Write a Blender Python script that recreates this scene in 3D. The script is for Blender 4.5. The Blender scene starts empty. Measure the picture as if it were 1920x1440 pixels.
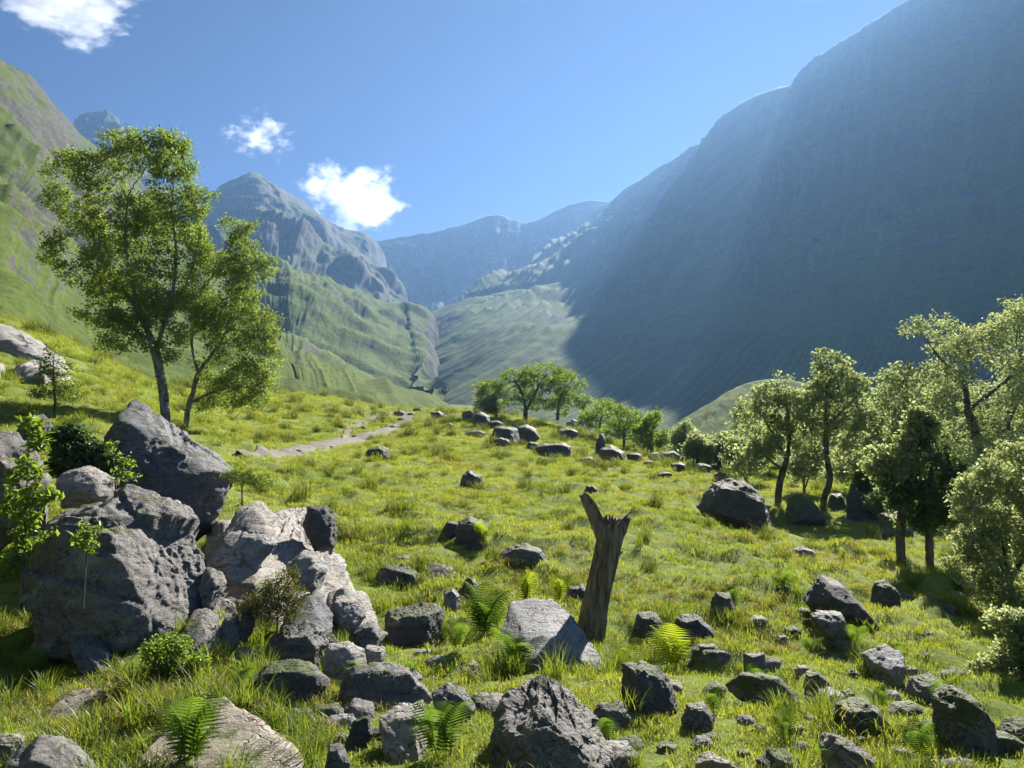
import bpy, math, random
import numpy as np
from mathutils import Vector, Euler

SC = bpy.context.scene
COL = SC.collection
R = math.radians

# ------------------------------------------------------------------ camera
FPX, PITCH, EYE = 1442.0, R(7.0), 1.6          # focal length in photo pixels, tilt up, eye height
cam_d = bpy.data.cameras.new('camera'); cam = bpy.data.objects.new('camera', cam_d); COL.objects.link(cam)
cam.location = (0, 0, EYE); cam.rotation_euler = (R(90) + PITCH, 0, 0)
cam_d.sensor_width = 36.0; cam_d.lens = 36.0 * FPX / 1920.0
cam_d.clip_start = 0.1; cam_d.clip_end = 20000
SC.camera = cam

# ------------------------------------------------------------------ sky, sun, exposure
SUN_AZ, SUN_EL = R(25.0), R(34.5)
world = bpy.data.worlds.new('World'); SC.world = world; world.use_nodes = True
wn = world.node_tree.nodes; wn.clear()
sky = wn.new('ShaderNodeTexSky'); sky.sky_type = 'NISHITA'; sky.sun_disc = False
sky.sun_elevation = SUN_EL; sky.sun_rotation = SUN_AZ
sky.air_density = 0.24; sky.dust_density = 0.0; sky.ozone_density = 8.0; sky.altitude = 1200
bg = wn.new('ShaderNodeBackground'); bg.inputs['Strength'].default_value = 0.05
wo = wn.new('ShaderNodeOutputWorld')
world.node_tree.links.new(sky.outputs[0], bg.inputs[0]); world.node_tree.links.new(bg.outputs[0], wo.inputs[0])
sun_d = bpy.data.lights.new('sun', 'SUN'); sun = bpy.data.objects.new('sun', sun_d); COL.objects.link(sun)
sun_d.energy = 5.0; sun_d.angle = R(0.53); sun_d.color = (1.0, 0.95, 0.86)
S = Vector((math.sin(SUN_AZ) * math.cos(SUN_EL), math.cos(SUN_AZ) * math.cos(SUN_EL), math.sin(SUN_EL)))
sun.rotation_euler = S.to_track_quat('Z', 'Y').to_euler()
sun.location = (200, 300, 1500)
SC.view_settings.view_transform = 'Standard'; SC.view_settings.look = 'None'
SC.view_settings.gamma = 1.0; SC.view_settings.exposure = 1.6
SC.render.engine = 'CYCLES'
cy = SC.cycles
cy.max_bounces = 6; cy.diffuse_bounces = 4; cy.glossy_bounces = 2; cy.transmission_bounces = 4
cy.volume_bounces = 1; cy.transparent_max_bounces = 8; cy.use_denoising = True
cy.volume_step_rate = 1.0; cy.volume_max_steps = 128; cy.sample_clamp_indirect = 4.0

# ------------------------------------------------------------------ pixels to directions
def ray(px, py):
    u = (px - 960.0) / FPX; w = (720.0 - py) / FPX
    return np.array([u, math.cos(PITCH) - w * math.sin(PITCH), math.sin(PITCH) + w * math.cos(PITCH)])
def pt(px, py, Y):
    d = ray(px, py); return d * (Y / d[1]) + np.array([0, 0, EYE])

# ------------------------------------------------------------------ numpy noise
_rs = np.random.RandomState(7)
_perm = _rs.permutation(256); _perm = np.concatenate([_perm, _perm, _perm])
_g = _rs.normal(size=(256, 3)); _g /= np.linalg.norm(_g, axis=1)[:, None]
def perlin(P):
    P = np.asarray(P, dtype=np.float64); i = np.floor(P).astype(np.int64); f = P - i; i &= 255
    u = f * f * f * (f * (f * 6 - 15) + 10); out = 0
    for a in (0, 1):
        for b in (0, 1):
            for c in (0, 1):
                h = _perm[_perm[_perm[i[:, 0] + a] + i[:, 1] + b] + i[:, 2] + c]
                g = _g[h]
                d = g[:, 0] * (f[:, 0] - a) + g[:, 1] * (f[:, 1] - b) + g[:, 2] * (f[:, 2] - c)
                w = (u[:, 0] if a else 1 - u[:, 0]) * (u[:, 1] if b else 1 - u[:, 1]) * (u[:, 2] if c else 1 - u[:, 2])
                out = out + w * d
    return out * 1.5
def fbm(P, o=4, gain=0.5, ridged=False):
    a = 1.0; s = 0; P = np.array(P, dtype=np.float64)
    for k in range(o):
        n = perlin(P + k * 17.3); s = s + a * ((1 - 2 * np.abs(n)) if ridged else n); a *= gain; P = P * 2.03
    return s
def smooth(a, b, x):
    t = np.clip((x - a) / (b - a), 0, 1); return t * t * (3 - 2 * t)

# ------------------------------------------------------------------ mesh helpers
def mesh_np(name, V, F, mat=None, smooth_shade=True, uv=None):
    V = np.asarray(V, dtype=np.float32); F = np.asarray(F, dtype=np.int32); n = F.shape[1]
    me = bpy.data.meshes.new(name)
    me.vertices.add(len(V)); me.vertices.foreach_set('co', V.ravel())
    me.loops.add(F.size); me.loops.foreach_set('vertex_index', F.ravel())
    me.polygons.add(len(F)); me.polygons.foreach_set('loop_start', np.arange(0, F.size, n, dtype=np.int32))
    me.polygons.foreach_set('use_smooth', np.full(len(F), bool(smooth_shade)))
    if uv is not None:
        l = me.uv_layers.new(name='UVMap'); l.data.foreach_set('uv', np.asarray(uv, dtype=np.float32)[F.ravel()].ravel())
    me.update(calc_edges=True)
    if mat: me.materials.append(mat)
    return me
def link(name, data, parent=None, loc=(0, 0, 0), rot=(0, 0, 0), scale=1.0):
    o = bpy.data.objects.new(name, data); COL.objects.link(o)
    o.location = loc; o.rotation_euler = rot; o.scale = (scale,) * 3 if not hasattr(scale, '__len__') else scale
    if parent: o.parent = parent
    return o
def tag(o, label, cat=None, group=None, kind=None):
    if label: o['label'] = label
    if cat: o['category'] = cat
    if group: o['group'] = group
    if kind: o['kind'] = kind
    return o
def grid_faces(nr, nc, wrap=False):
    r = np.arange(nr - 1)[:, None]; c = np.arange(nc if wrap else nc - 1)[None, :]; c2 = (c + 1) % nc
    return np.stack([r * nc + c, r * nc + c2, (r + 1) * nc + c2, (r + 1) * nc + c], -1).reshape(-1, 4)

# ------------------------------------------------------------------ material helpers
class NT:
    def __init__(s, name):
        s.m = bpy.data.materials.new(name); s.m.use_nodes = True; s.t = s.m.node_tree; s.t.nodes.clear()
        s.out = s.t.nodes.new('ShaderNodeOutputMaterial')
    def n(s, typ, **kw):
        nd = s.t.nodes.new('ShaderNode' + typ)
        for k, v in kw.items():
            if k.startswith('i_'):
                nd.inputs[int(k[2:]) if k[2:].isdigit() else k[2:].replace('_', ' ')].default_value = v
            else: setattr(nd, k, v)
        return nd
    def l(s, a, b): s.t.links.new(a, b)
    def noise(s, vec, scale, detail=6, rough=0.6, out='Fac'):
        nd = s.n('TexNoise'); nd.inputs['Scale'].default_value = scale; nd.inputs['Detail'].default_value = detail
        nd.inputs['Roughness'].default_value = rough
        if vec is not None: s.l(vec, nd.inputs['Vector'])
        return nd.outputs[out]
    def ramp(s, fac, stops):
        nd = s.n('ValToRGB'); e = nd.color_ramp.elements
        while len(e) < len(stops): e.new(0.5)
        for el, (p, c) in zip(e, stops):
            el.position = p; el.color = (*c, 1) if hasattr(c, '__len__') else (c, c, c, 1)
        s.l(fac, nd.inputs[0]); return nd.outputs[0]
    def mix(s, fac, a, b):
        nd = s.n('MixRGB')
        for k, v in ((0, fac), (1, a), (2, b)):
            if hasattr(v, 'links') or hasattr(v, 'is_linked'): s.l(v, nd.inputs[k])
            else: nd.inputs[k].default_value = v if k == 0 else (*v, 1)
        return nd.outputs[0]
    def math(s, op, a, b=None):
        nd = s.n('Math', operation=op)
        for k, v in ((0, a), (1, b)):
            if v is None: continue
            if hasattr(v, 'is_linked'): s.l(v, nd.inputs[k])
            else: nd.inputs[k].default_value = v
        return nd.outputs[0]
    def bump(s, h, strength=0.5, dist=0.1, prev=None):
        nd = s.n('Bump'); nd.inputs['Strength'].default_value = strength; nd.inputs['Distance'].default_value = dist
        s.l(h, nd.inputs['Height'])
        if prev is not None: s.l(prev, nd.inputs['Normal'])
        return nd.outputs[0]
    def scaled(s, vec, sc, rot=(0, 0, 0)):
        nd = s.n('Mapping'); nd.inputs['Scale'].default_value = sc; nd.inputs['Rotation'].default_value = rot
        s.l(vec, nd.inputs['Vector']); return nd.outputs[0]
    def surface(s, color, rough=0.9, normal=None, spec=0.3):
        b = s.n('BsdfPrincipled'); b.inputs['Specular IOR Level'].default_value = spec
        if hasattr(color, 'is_linked'): s.l(color, b.inputs['Base Color'])
        else: b.inputs['Base Color'].default_value = (*color, 1)
        if hasattr(rough, 'is_linked'): s.l(rough, b.inputs['Roughness'])
        else: b.inputs['Roughness'].default_value = rough
        if normal is not None: s.l(normal, b.inputs['Normal'])
        s.l(b.outputs[0], s.out.inputs[0]); return s.m

def mat_ground():
    t = NT('turf'); pos = t.n('NewGeometry').outputs['Position']
    a = t.ramp(t.noise(pos, 0.25, 5), [(0.35, (0.15, 0.205, 0.036)), (0.65, (0.225, 0.265, 0.06))])
    c = t.mix(t.ramp(t.noise(pos, 1.7, 6), [(0.52, 0.0), (0.70, 0.8)]), a, (0.13, 0.115, 0.05))
    c = t.mix(t.ramp(t.noise(pos, 9.0, 5), [(0.48, 0.0), (0.72, 0.7)]), c, (0.06, 0.085, 0.018))
    return t.surface(c, 1.0, t.bump(t.noise(pos, 14.0, 8, 0.75), 0.8, 0.05), 0.1)
def mat_path():
    t = NT('trodden_gravel'); pos = t.n('NewGeometry').outputs['Position']
    c = t.ramp(t.noise(pos, 3.0, 8, 0.7), [(0.3, (0.12, 0.105, 0.08)), (0.7, (0.29, 0.265, 0.22))])
    return t.surface(c, 0.95, t.bump(t.noise(pos, 8.0, 8, 0.7), 1.0, 0.05), 0.2)
def mat_hill(name, grass1, grass2, rock1, rock2, scale, rock_at, streak=(60, 4, 1), seed=0.0, wet=0.0, top=0.0):
    t = NT(name); g = t.n('NewGeometry'); pos = g.outputs['Position']; uv = t.n('UVMap').outputs[0]
    off = t.n('VectorMath', operation='ADD'); t.l(pos, off.inputs[0]); off.inputs[1].default_value = (seed, seed, 0)
    p = off.outputs[0]
    sep = t.n('SeparateXYZ'); t.l(g.outputs['Normal'], sep.inputs[0])
    big = t.noise(p, scale * 0.35, 5); mid = t.noise(p, scale * 1.6, 8, 0.65); fine = t.noise(p, scale * 9, 8, 0.7)
    st = t.noise(t.scaled(uv, streak), 1.0, 6, 0.65)
    grass = t.mix(t.ramp(t.math('ADD', t.math('MULTIPLY', big, 0.5), t.math('MULTIPLY', st, 0.5)), [(0.4, 0.0), (0.62, 1.0)]), grass1, grass2)
    grass = t.mix(t.ramp(t.noise(p, scale * 30, 6, 0.7), [(0.42, 0.0), (0.7, 0.75)]), grass, tuple(x * 0.4 for x in grass1))
    grass = t.mix(t.ramp(fine, [(0.45, 0.0), (0.7, 0.6)]), grass, (grass1[0] * 0.75, grass1[1] * 0.6, grass1[2] * 0.6))
    fs = t.noise(t.scaled(uv, (streak[0] * 4.5, streak[1] * 1.3, 1)), 1.0, 5, 0.6)
    sv0 = t.n('SeparateXYZ'); t.l(uv, sv0.inputs[0]); low = t.ramp(sv0.outputs[1], [(0.40, 0.0), (0.60, 1.0)])
    fsm = t.math('MULTIPLY', t.ramp(fs, [(0.42, 0.0), (0.6, min(1.0, streak[2] * 0.8))]), low)
    grass = t.mix(fsm, grass, tuple(x * 0.38 for x in grass1))
    rock = t.mix(t.ramp(t.noise(t.scaled(p, (scale * 5, scale * 5, scale * 12), (0.3, 0.5, 0)), 1.0, 8, 0.7), [(0.35, 0.0), (0.65, 1.0)]), rock1, rock2)
    steep = t.math('SUBTRACT', 1.0, sep.outputs[2])
    f = t.math('ADD', t.math('ADD', steep, t.math('MULTIPLY', t.math('SUBTRACT', fine, 0.5), 0.7)), t.math('ADD', t.math('MULTIPLY', t.math('SUBTRACT', mid, 0.5), 1.1), t.math('MULTIPLY', t.math('SUBTRACT', st, 0.5), 0.25)))
    sv = t.n('SeparateXYZ'); t.l(uv, sv.inputs[0]); hi = t.ramp(sv.outputs[1], [(0.0, 1.0), (0.5, 0.0)])
    f = t.math('ADD', f, t.math('MULTIPLY', hi, top))
    mask = t.ramp(f, [(rock_at, 0.0), (min(0.99, rock_at + 0.1), 1.0)])
    c = t.mix(mask, grass, rock)
    finer = t.noise(p, scale * 28, 6, 0.7)
    nrm = t.bump(mid, 0.8, 1.6 / scale * 0.02); nrm = t.bump(fine, 0.9, 0.9 / scale * 0.02, nrm); nrm = t.bump(finer, 0.8, 0.28 / scale * 0.02, nrm)
    nrm = t.bump(fsm, 0.7 * streak[2], -0.4 / scale * 0.02, nrm)
    rough = t.ramp(mask, [(0.0, 1.0), (1.0, 0.95 - wet)])
    return t.surface(c, rough, nrm, 0.12)

# ------------------------------------------------------------------ ground height field
CTRL = [  # photo pixel + metres ahead, where the turf is seen
 (0,1440,4.3),(400,1440,4.3),(960,1440,4.3),(1500,1440,4.3),(1919,1440,4.35),
 (0,1220,6.6),(0,1010,9.2),(0,870,14),(0,735,24),(0,660,34),(0,590,46),(-500,1100,7.5),(-500,760,20),
 (160,775,22),(310,795,25),(330,880,15),(250,1260,6.1),(480,1290,5.8),
 (640,1060,11),(480,880,19),(600,845,32),(470,820,32),(740,792,62),(790,770,75),(620,745,74),(480,735,66),(300,725,52),
 (700,1300,5.7),(760,1200,7.6),(880,1030,12),(880,915,22),(880,850,36),(900,805,54),(870,772,72),
 (1060,855,44),(1050,805,61),(985,785,71),(1110,1190,8.5),(1110,925,20),(1200,872,34),(1300,895,31),
 (1440,990,22),(1300,1005,15),(1500,1065,14),(1300,1185,8.7),(1600,1172,10),(1650,1275,7.3),(1850,1345,6.15),
 (1900,1150,10.8),(1740,1045,17),(1460,928,29),(1545,940,27),(1620,965,25),(1900,1010,25),(1240,862,46),(1400,872,54),(1650,890,44),(1919,915,46),
 (2500,1000,20),(2500,1200,10),(2500,920,45),(1200,1330,5.4),(1000,1250,7.0),
]
CP = np.array([pt(*c) for c in CTRL])
XTRA = [(0,0,0),(2,0,0),(-2,0,0.05),(0,-4,-0.1),(6,-3,-0.3),(-6,-3,0.8),(0,2.2,0),(-1.2,2.2,0.05),(1.4,2.2,-.03),(0,-15,-1.5),(15,-10,-2),(-15,-10,3.5),
        (0,-60,-8),(60,-40,-6),(-50,-40,10),(0,-300,-40),(300,-150,-30),(-300,-150,20),
        (-35,120,10),(0,125,6),(40,120,0),(90,110,-4),(-70,100,16),(100,60,-3),(140,20,-3),
        (-60,250,15),(0,260,10),(80,250,5),(200,220,5),(-40,600,70),(100,500,40),(300,400,20),(0,1500,150),(600,1500,150),(-600,1500,150),
        (1500,800,100),(-1500,800,100),(0,4000,100),(3000,3000,100),(-3000,3000,100),(0,-3500,-80),(3500,-1000,-50),(-3500,-1000,20)]
CP = np.concatenate([CP, np.array(XTRA, dtype=float)])
def warp(x, y):
    r = np.hypot(x, y) + 1e-9; s = np.log1p(r / 3.0) / r
    return np.stack([x * s, y * s], -1)
_W = warp(CP[:, 0], CP[:, 1]); _q = CP[:, 2] / (np.hypot(CP[:, 0], CP[:, 1]) + 8.0)
def _phi(d2): return 0.5 * d2 * np.log(d2 + 1e-12)
_n = len(CP); _A = np.zeros((_n + 3, _n + 3))
_A[:_n, :_n] = _phi(((_W[:, None] - _W[None]) ** 2).sum(-1)) + np.eye(_n) * 0.004
_A[:_n, _n] = 1; _A[:_n, _n + 1:] = _W; _A[_n:, :_n] = _A[:_n, _n:].T
_c = np.linalg.solve(_A, np.concatenate([_q, np.zeros(3)]))
def base_height(x, y):
    W = warp(x, y); out = np.empty(len(W))
    for k in range(0, len(W), 40000):
        w = W[k:k + 40000]
        out[k:k + 40000] = _phi(((w[:, None] - _W[None]) ** 2).sum(-1)) @ _c[:_n] + _c[_n] + w @ _c[_n + 1:]
    return out * (np.hypot(x, y) + 8.0)
def ground(x, y):
    x = np.atleast_1d(np.asarray(x, float)); y = np.atleast_1d(np.asarray(y, float))
    z = base_height(x, y); r = np.hypot(x, y); P = np.stack([x, y, np.zeros_like(x)], -1)
    nr_ = 1 - smooth(20, 45, r)
    amp = smooth(2, 8, r) * (1 + smooth(20, 120, r) * 1.2)
    z = z + amp * (0.15 * perlin(P * 0.55) + nr_ * 0.11 * perlin(P * 1.2 + 5.0)) + nr_ * smooth(3, 8, r) * 0.045 * perlin(P * 2.9)
    # small turf ledges, stronger on the slope at the right
    led = smooth(0.2, 0.5, perlin(P * 0.9 + 31.0)); z = z + (0.04 + 0.13 * nr_) * led * smooth(4, 9, r) + 0.12 * smooth(0.1, 0.4, perlin(P * 1.9 + 61.0)) * smooth(1.0, 4.0, x) * smooth(4, 7, r) * (1 - smooth(14, 25, r))
    far = smooth(100, 400, r); z = z + far * 8 * perlin(P * 0.01)
    return z
_t = np.exp(np.linspace(math.log(2.0), math.log(160), 1400))
def hit(px, py):
    d = ray(px, py); d = d / math.hypot(d[0], d[1])
    z = ground(d[0] * _t, d[1] * _t); rz = EYE + d[2] * _t
    k = np.nonzero(rz < z)[0]; k = k[0] if len(k) else len(_t) - 1
    return np.array([d[0] * _t[k], d[1] * _t[k], z[k]])

az = np.concatenate([np.linspace(-50, 50, 390), np.linspace(50, 310, 90)[1:-1]]) * math.pi / 180
rr = np.concatenate([[0.05], np.exp(np.linspace(math.log(0.6), math.log(170), 290)), np.exp(np.linspace(math.log(180), math.log(4200), 36))])
gx = (rr[:, None] * np.sin(az)[None]).ravel(); gy = (rr[:, None] * np.cos(az)[None]).ravel()
gz = ground(gx, gy)
M_GROUND = mat_ground()
gf = grid_faces(len(rr), len(az), True)[:, ::-1]
ground_o = tag(link('ground', mesh_np('ground', np.stack([gx, gy, gz], -1), gf, M_GROUND)), None, kind='structure')

# ------------------------------------------------------------------ mountains: lofted slopes
def cr(P, n):      # Catmull-Rom along axis 0
    P = np.asarray(P, float); m = len(P); Q = np.concatenate([[2 * P[0] - P[1]], P, [2 * P[-1] - P[-2]]])
    s = np.linspace(0, m - 1, n); k = np.minimum(s.astype(int), m - 2); f = (s - k).reshape((-1,) + (1,) * (P.ndim - 1))
    a, b, c, d = Q[k], Q[k + 1], Q[k + 2], Q[k + 3]
    return 0.5 * (2 * b + (c - a) * f + (2 * a - 5 * b + 4 * c - d) * f ** 2 + (3 * b - a - 3 * c + d) * f ** 3)
def loft(name, cols, nu, nv, amp, freq, mat, label, gully=(14, 2.0, 0.5), back=(160, 130), seed=0.0, keep=0.35, pix=True, crag=None, ref=1000.0, calm=0.0, edge=0.0):
    C = [[pt(*p) if pix else np.array(p, float) for p in col] for col in cols]
    C = np.array(C)                                   # columns x rows x 3
    foot = C[:, -1] + (C[:, -1] - C[:, -2]) * np.array([0.35, 0.35, 0]); foot[:, 2] -= 0.12 * np.linalg.norm(C[:, -1] - C[:, -2], axis=1) + 8
    C = np.concatenate([C, foot[:, None]], 1)
    away = C[:, 0] - C[:, 1]; away[:, 2] = 0; away /= np.linalg.norm(away, axis=1)[:, None]
    b1 = C[:, 0] + away * back[0] * 0.45; b1[:, 2] -= back[1] * 0.4
    b2 = C[:, 0] + away * back[0]; b2[:, 2] -= back[1]
    nb = 24
    G = cr(np.swapaxes(cr(C, nu), 0, 1), nv)          # rows x cols x 3
    Bk = cr(np.stack([b2, b1, C[:, 0]]), nb)[:-1]; Bk = np.swapaxes(cr(np.swapaxes(Bk, 0, 1), nu), 0, 1)
    G = np.concatenate([Bk, G]); nr = len(G)
    du = np.gradient(G, axis=1); dv = np.gradient(G, axis=0); N = np.cross(du, dv); N /= np.linalg.norm(N, axis=2)[..., None] + 1e-9
    N[N[..., 2] < 0] *= -1
    v = np.concatenate([np.linspace(-0.15, 0, nb)[:-1], np.linspace(0, 1, nv)])[:, None] * np.ones((1, nu)); u = np.ones((nr, 1)) * np.linspace(0, 1, nu)[None]
    P = G.reshape(-1, 3); uu = u.ravel(); vv = v.ravel()
    near = np.clip(np.hypot(P[:, 0], P[:, 1]) / ref, 0.04, 1.15)
    W3 = np.stack([perlin(P * freq * 0.7 + seed + k * 13) for k in range(3)], -1)
    Pw = P + W3 * 0.35 / freq
    d = fbm(Pw * freq + seed, 8, 0.52) * 0.9 + (fbm(Pw * freq * 2.2 + seed + 3, 5, 0.5, True) - 0.5) * 0.35 * smooth(-0.3, 0.4, perlin(P * freq * 0.6 + 70 + seed))
    g = fbm(np.stack([(uu + W3[:, 0] * 0.03) * gully[0], vv * gully[1], np.full_like(uu, seed)], -1), 4, 0.55, True) - 0.5
    g = g * smooth(-0.45, 0.35, perlin(P * freq * 0.9 + 120 + seed))
    w = (keep + (1 - keep) * smooth(0.0, 0.18, np.abs(vv))) * near
    disp = amp * (d * (1 - gully[2]) + g * gully[2]) * w
    if edge: disp = disp * (1 - 0.85 * smooth(edge, 1.0, uu))
    if calm: disp = disp * (1 - calm * smooth(0.42, 0.68, vv))
    if crag:  # broken rock bands dipping across the slope
        h = (P[:, 2] + crag[1] * P[:, 1]) / crag[0] + 1.6 * fbm(Pw * freq * 1.5 + 40, 4)
        band = np.mod(h, 1.0); step = np.minimum(band / 0.75, (1 - band) / 0.25)
        disp = disp + w * crag[2] * step * smooth(0.0, 0.25, fbm(P * freq * 1.6 + 77, 3) + crag[3])
    P = P + N.reshape(-1, 3) * disp[:, None]
    me = mesh_np(name, P, grid_faces(nr, nu), mat, True, np.stack([uu, vv], -1))
    return tag(link(name, me), label, kind='structure')

M_HL = mat_hill('near_hillside', (0.07, 0.11, 0.016), (0.115, 0.16, 0.024), (0.042, 0.044, 0.036), (0.10, 0.102, 0.086), 0.06, 0.40, (36, 9, 0.15), 3.0, 0.0, 0.13)
M_H2 = mat_hill('far_slope', (0.08, 0.12, 0.018), (0.135, 0.185, 0.028), (0.038, 0.041, 0.033), (0.082, 0.084, 0.068), 0.011, 0.38, (34, 6, 0.15), 11.0, 0.0, 0.24)
M_H3 = mat_hill('headwall_slope', (0.055, 0.075, 0.025), (0.085, 0.11, 0.03), (0.05, 0.05, 0.044), (0.10, 0.10, 0.085), 0.010, 0.42, (40, 3, 0.2), 23.0)
M_H4 = mat_hill('dark_mountain', (0.08, 0.13, 0.018), (0.145, 0.205, 0.028), (0.07, 0.07, 0.06), (0.12, 0.115, 0.10), 0.014, 0.50, (55, 1.8, 1.25), 31.0)

side = lambda x, y, dz: [(x, y, -1 + dz), (x * 1.35, y, 14 + dz), (x * 1.9, y, 40 + dz), (x * 2.9, y, 85 + dz), (x * 4.4, y, 140 + dz)]
near_cols = [[(-1000,790,15),(-1000,500,24),(-1000,200,44),(-1000,-100,80),(-1000,-300,140)],
 [(-400,760,22),(-400,560,36),(-400,350,60),(-400,110,110),(-400,-130,190)],
 [(-150,735,27),(-150,570,44),(-150,400,80),(-150,190,150),(-150,0,240)],
 [(0,725,32),(0,600,48),(0,450,86),(0,270,165),(0,108,265)],
 [(70,722,38),(70,615,58),(70,470,105),(70,300,190),(68,155,320)],
 [(135,722,45),(135,630,70),(135,490,130),(135,345,240),(137,238,380)],
 [(230,722,52),(230,650,85),(230,545,150),(230,430,280),(230,320,430)],
 [(340,725,62),(340,670,100),(340,590,180),(340,500,300),(340,420,430)],
 [(450,732,74),(450,700,105),(450,655,160),(450,600,230),(450,560,300)],
 [(560,742,84),(560,728,105),(560,712,140),(560,700,180),(560,690,210)],
 [(700,765,95),(700,762,110),(700,757,140),(700,752,170),(700,750,200)]]
near_cols = [[pt(*p) for p in c][::-1] for c in near_cols]
near_cols = [[np.array(p, float) for p in side(-24, -160, -3)][::-1], [np.array(p, float) for p in side(-20, -45, 0)][::-1]] + near_cols
loft('hillside', near_cols, 360, 220, 5.0, 0.02, M_HL, 'steep grassy hillside with pale rock slabs', (30, 5, 0.08), (120, 60), 1.0, 0.5, False, (9.0, 0.1, 1.0, 0.0), 160)
pyr = [
 [(250,470,1200),(270,540,760),(300,610,420),(320,680,200),(340,745,95)],
 [(335,425,1320),(350,500,820),(365,590,430),(385,670,205),(405,745,95)],
 [(412,352,1450),(430,460,950),(455,570,520),(475,665,240),(490,748,100)],
 [(445,335,1480),(470,445,1000),(500,560,570),(520,660,260),(535,750,105)],
 [(478,322,1500),(510,440,1050),(545,550,620),(565,655,290),(580,755,108)],
 [(508,345,1500),(548,455,1060),(590,565,650),(620,670,310),(640,760,115)],
 [(560,378,1510),(600,480,1090),(655,590,690),(695,695,340),(725,770,130)],
 [(640,425,1550),(675,510,1160),(727,600,790),(782,695,440),(835,775,190)],
 [(700,453,1600),(728,525,1260),(757,592,940),(790,668,610),(858,785,230)]]
pyr = [[pt(*p) for p in c] for c in pyr]
pyr += [[p + np.array([k * 0.035, 0, -k * 0.085]) * p[1] for p in pyr[-1]] for k in (1, 3)]
loft('pyramid_mountain', pyr,
 330, 320, 60.0, 0.0040, M_H2, 'pyramid shaped mountain above the burn', (9, 2.0, 0.10), (300, 250), 4.0, 0.22, False, (38.0, 0.12, 2.0, -0.1), 1000, 0.0, 0.72)
loft('far_peak', [
 [(90,330,1500),(90,420,1300),(90,520,1150)],[(135,240,1500),(140,330,1320),(140,480,1150)],[(155,215,1510),(160,310,1330),(160,480,1150)],
 [(180,209,1520),(185,310,1330),(185,480,1150)],[(215,217,1510),(215,310,1320),(215,480,1150)],[(260,300,1490),(260,360,1300),(260,500,1150)],[(330,380,1450),(330,430,1280),(330,540,1150)]],
 100, 80, 24.0, 0.009, M_H3, 'small dark rocky summit behind the hillside', (10, 2, 0.3), (160, 160), 9.0, 0.3, True, (50, 0.1, 10, 0.2))
loft('headwall', [
 [(560,520,1800),(570,560,1720),(580,600,1640),(600,650,1480),(620,700,1200)],
 [(640,470,1830),(650,520,1740),(660,570,1660),(680,620,1480),(700,690,1150)],
 [(700,456,1860),(710,500,1760),(722,550,1660),(735,610,1450),(740,680,1100)],
 [(760,443,1900),(765,495,1790),(775,550,1660),(785,605,1430),(780,660,1050)],
 [(828,434,1930),(832,490,1810),(838,545,1660),(840,590,1420),(830,650,1050)],
 [(880,419,1940),(882,480,1800),(890,530,1640),(895,575,1380),(880,640,1050)],
 [(930,404,1940),(932,470,1790),(935,505,1600),(930,560,1330),(920,630,1050)],
 [(990,418,1930),(990,475,1800),(990,520,1660),(975,560,1400),(960,620,1100)],
 [(1045,394,1920),(1045,450,1790),(1045,500,1680),(1030,540,1450),(1010,600,1150)],
 [(1105,376,1920),(1105,430,1800),(1105,480,1690),(1100,530,1500),(1080,600,1250)],
 [(1160,380,1950),(1160,430,1840),(1160,480,1740),(1160,540,1600),(1150,600,1400)],
 [(1260,370,2000),(1260,430,1900),(1260,490,1800),(1260,550,1700),(1260,620,1500)]],
 220, 140, 34.0, 0.008, M_H3, 'shaded headwall ridge closing the valley', (22, 2, 0.45), (260, 240), 14.0, 0.2, True, (70, 0.1, 9, 0.0))
loft('dark_mountain', [
 [(1090,430,1800),(1040,470,1720),(960,520,1350),(850,570,1060),(740,620,860)],
 [(1150,383,1680),(1070,455,1570),(975,530,1200),(845,590,900),(720,640,890)],
 [(1200,338,1540),(1120,430,1410),(1020,535,1060),(870,615,760),(730,680,740)],
 [(1285,281,1400),(1195,410,1250),(1085,550,930),(910,650,610),(740,735,560)],
 [(1312,270,1370),(1225,405,1210),(1115,560,880),(930,675,560),(750,770,490)],
 [(1400,190,1270),(1320,380,1080),(1215,570,800),(1010,710,500),(800,820,400)],
 [(1492,155,1200),(1420,360,930),(1325,560,690),(1115,730,470),(900,850,330)],
 [(1512,124,1180),(1460,350,900),(1380,560,660),(1190,745,450),(980,870,260)],
 [(1600,68,1120),(1560,320,850),(1490,550,630),(1320,755,430),(1120,890,240)],
 [(1690,8,1060),(1670,290,800),(1610,540,600),(1460,765,410),(1280,910,220)],
 [(1800,-60,1010),(1790,270,760),(1740,530,570),(1630,770,390),(1470,925,205)],
 [(1950,-130,970),(1950,240,720),(1910,520,540),(1830,775,370),(1700,938,190)],
 [(2400,-300,850),(2400,130,630),(2370,460,480),(2300,770,330),(2200,950,165)],
 [(3200,-420,600),(3200,50,460),(3200,430,350),(3150,760,250),(3000,960,130)],
 [(4800,-500,380),(4800,0,290),(4800,420,220),(4700,760,160),(4500,980,85)]],
 400, 270, 26.0, 0.006, M_H4, 'huge dark mountain side in shadow', (60, 1.2, 0.45), (300, 260), 21.0, 0.6, True, None, 1000, 0.6)
loft('grassy_spur', [
 [(1180,850,150),(1175,880,140),(1170,910,128)],[(1260,800,168),(1230,850,150),(1200,905,130)],[(1330,757,180),(1290,830,155),(1250,905,130)],
 [(1392,722,190),(1350,815,158),(1310,910,130)],[(1450,712,198),(1420,820,160),(1390,915,128)],[(1520,725,202),(1500,850,162),(1480,920,125)],[(1650,790,205),(1640,910,165),(1620,960,122)],[(1800,930,205),(1780,960,165),(1760,990,122)]],
 140, 90, 1.1, 0.05, M_H4, 'sunlit grassy spur below the dark mountain', (60, 1.0, 0.75), (60, 45), 5.0, 0.4, True, None, 160)

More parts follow.
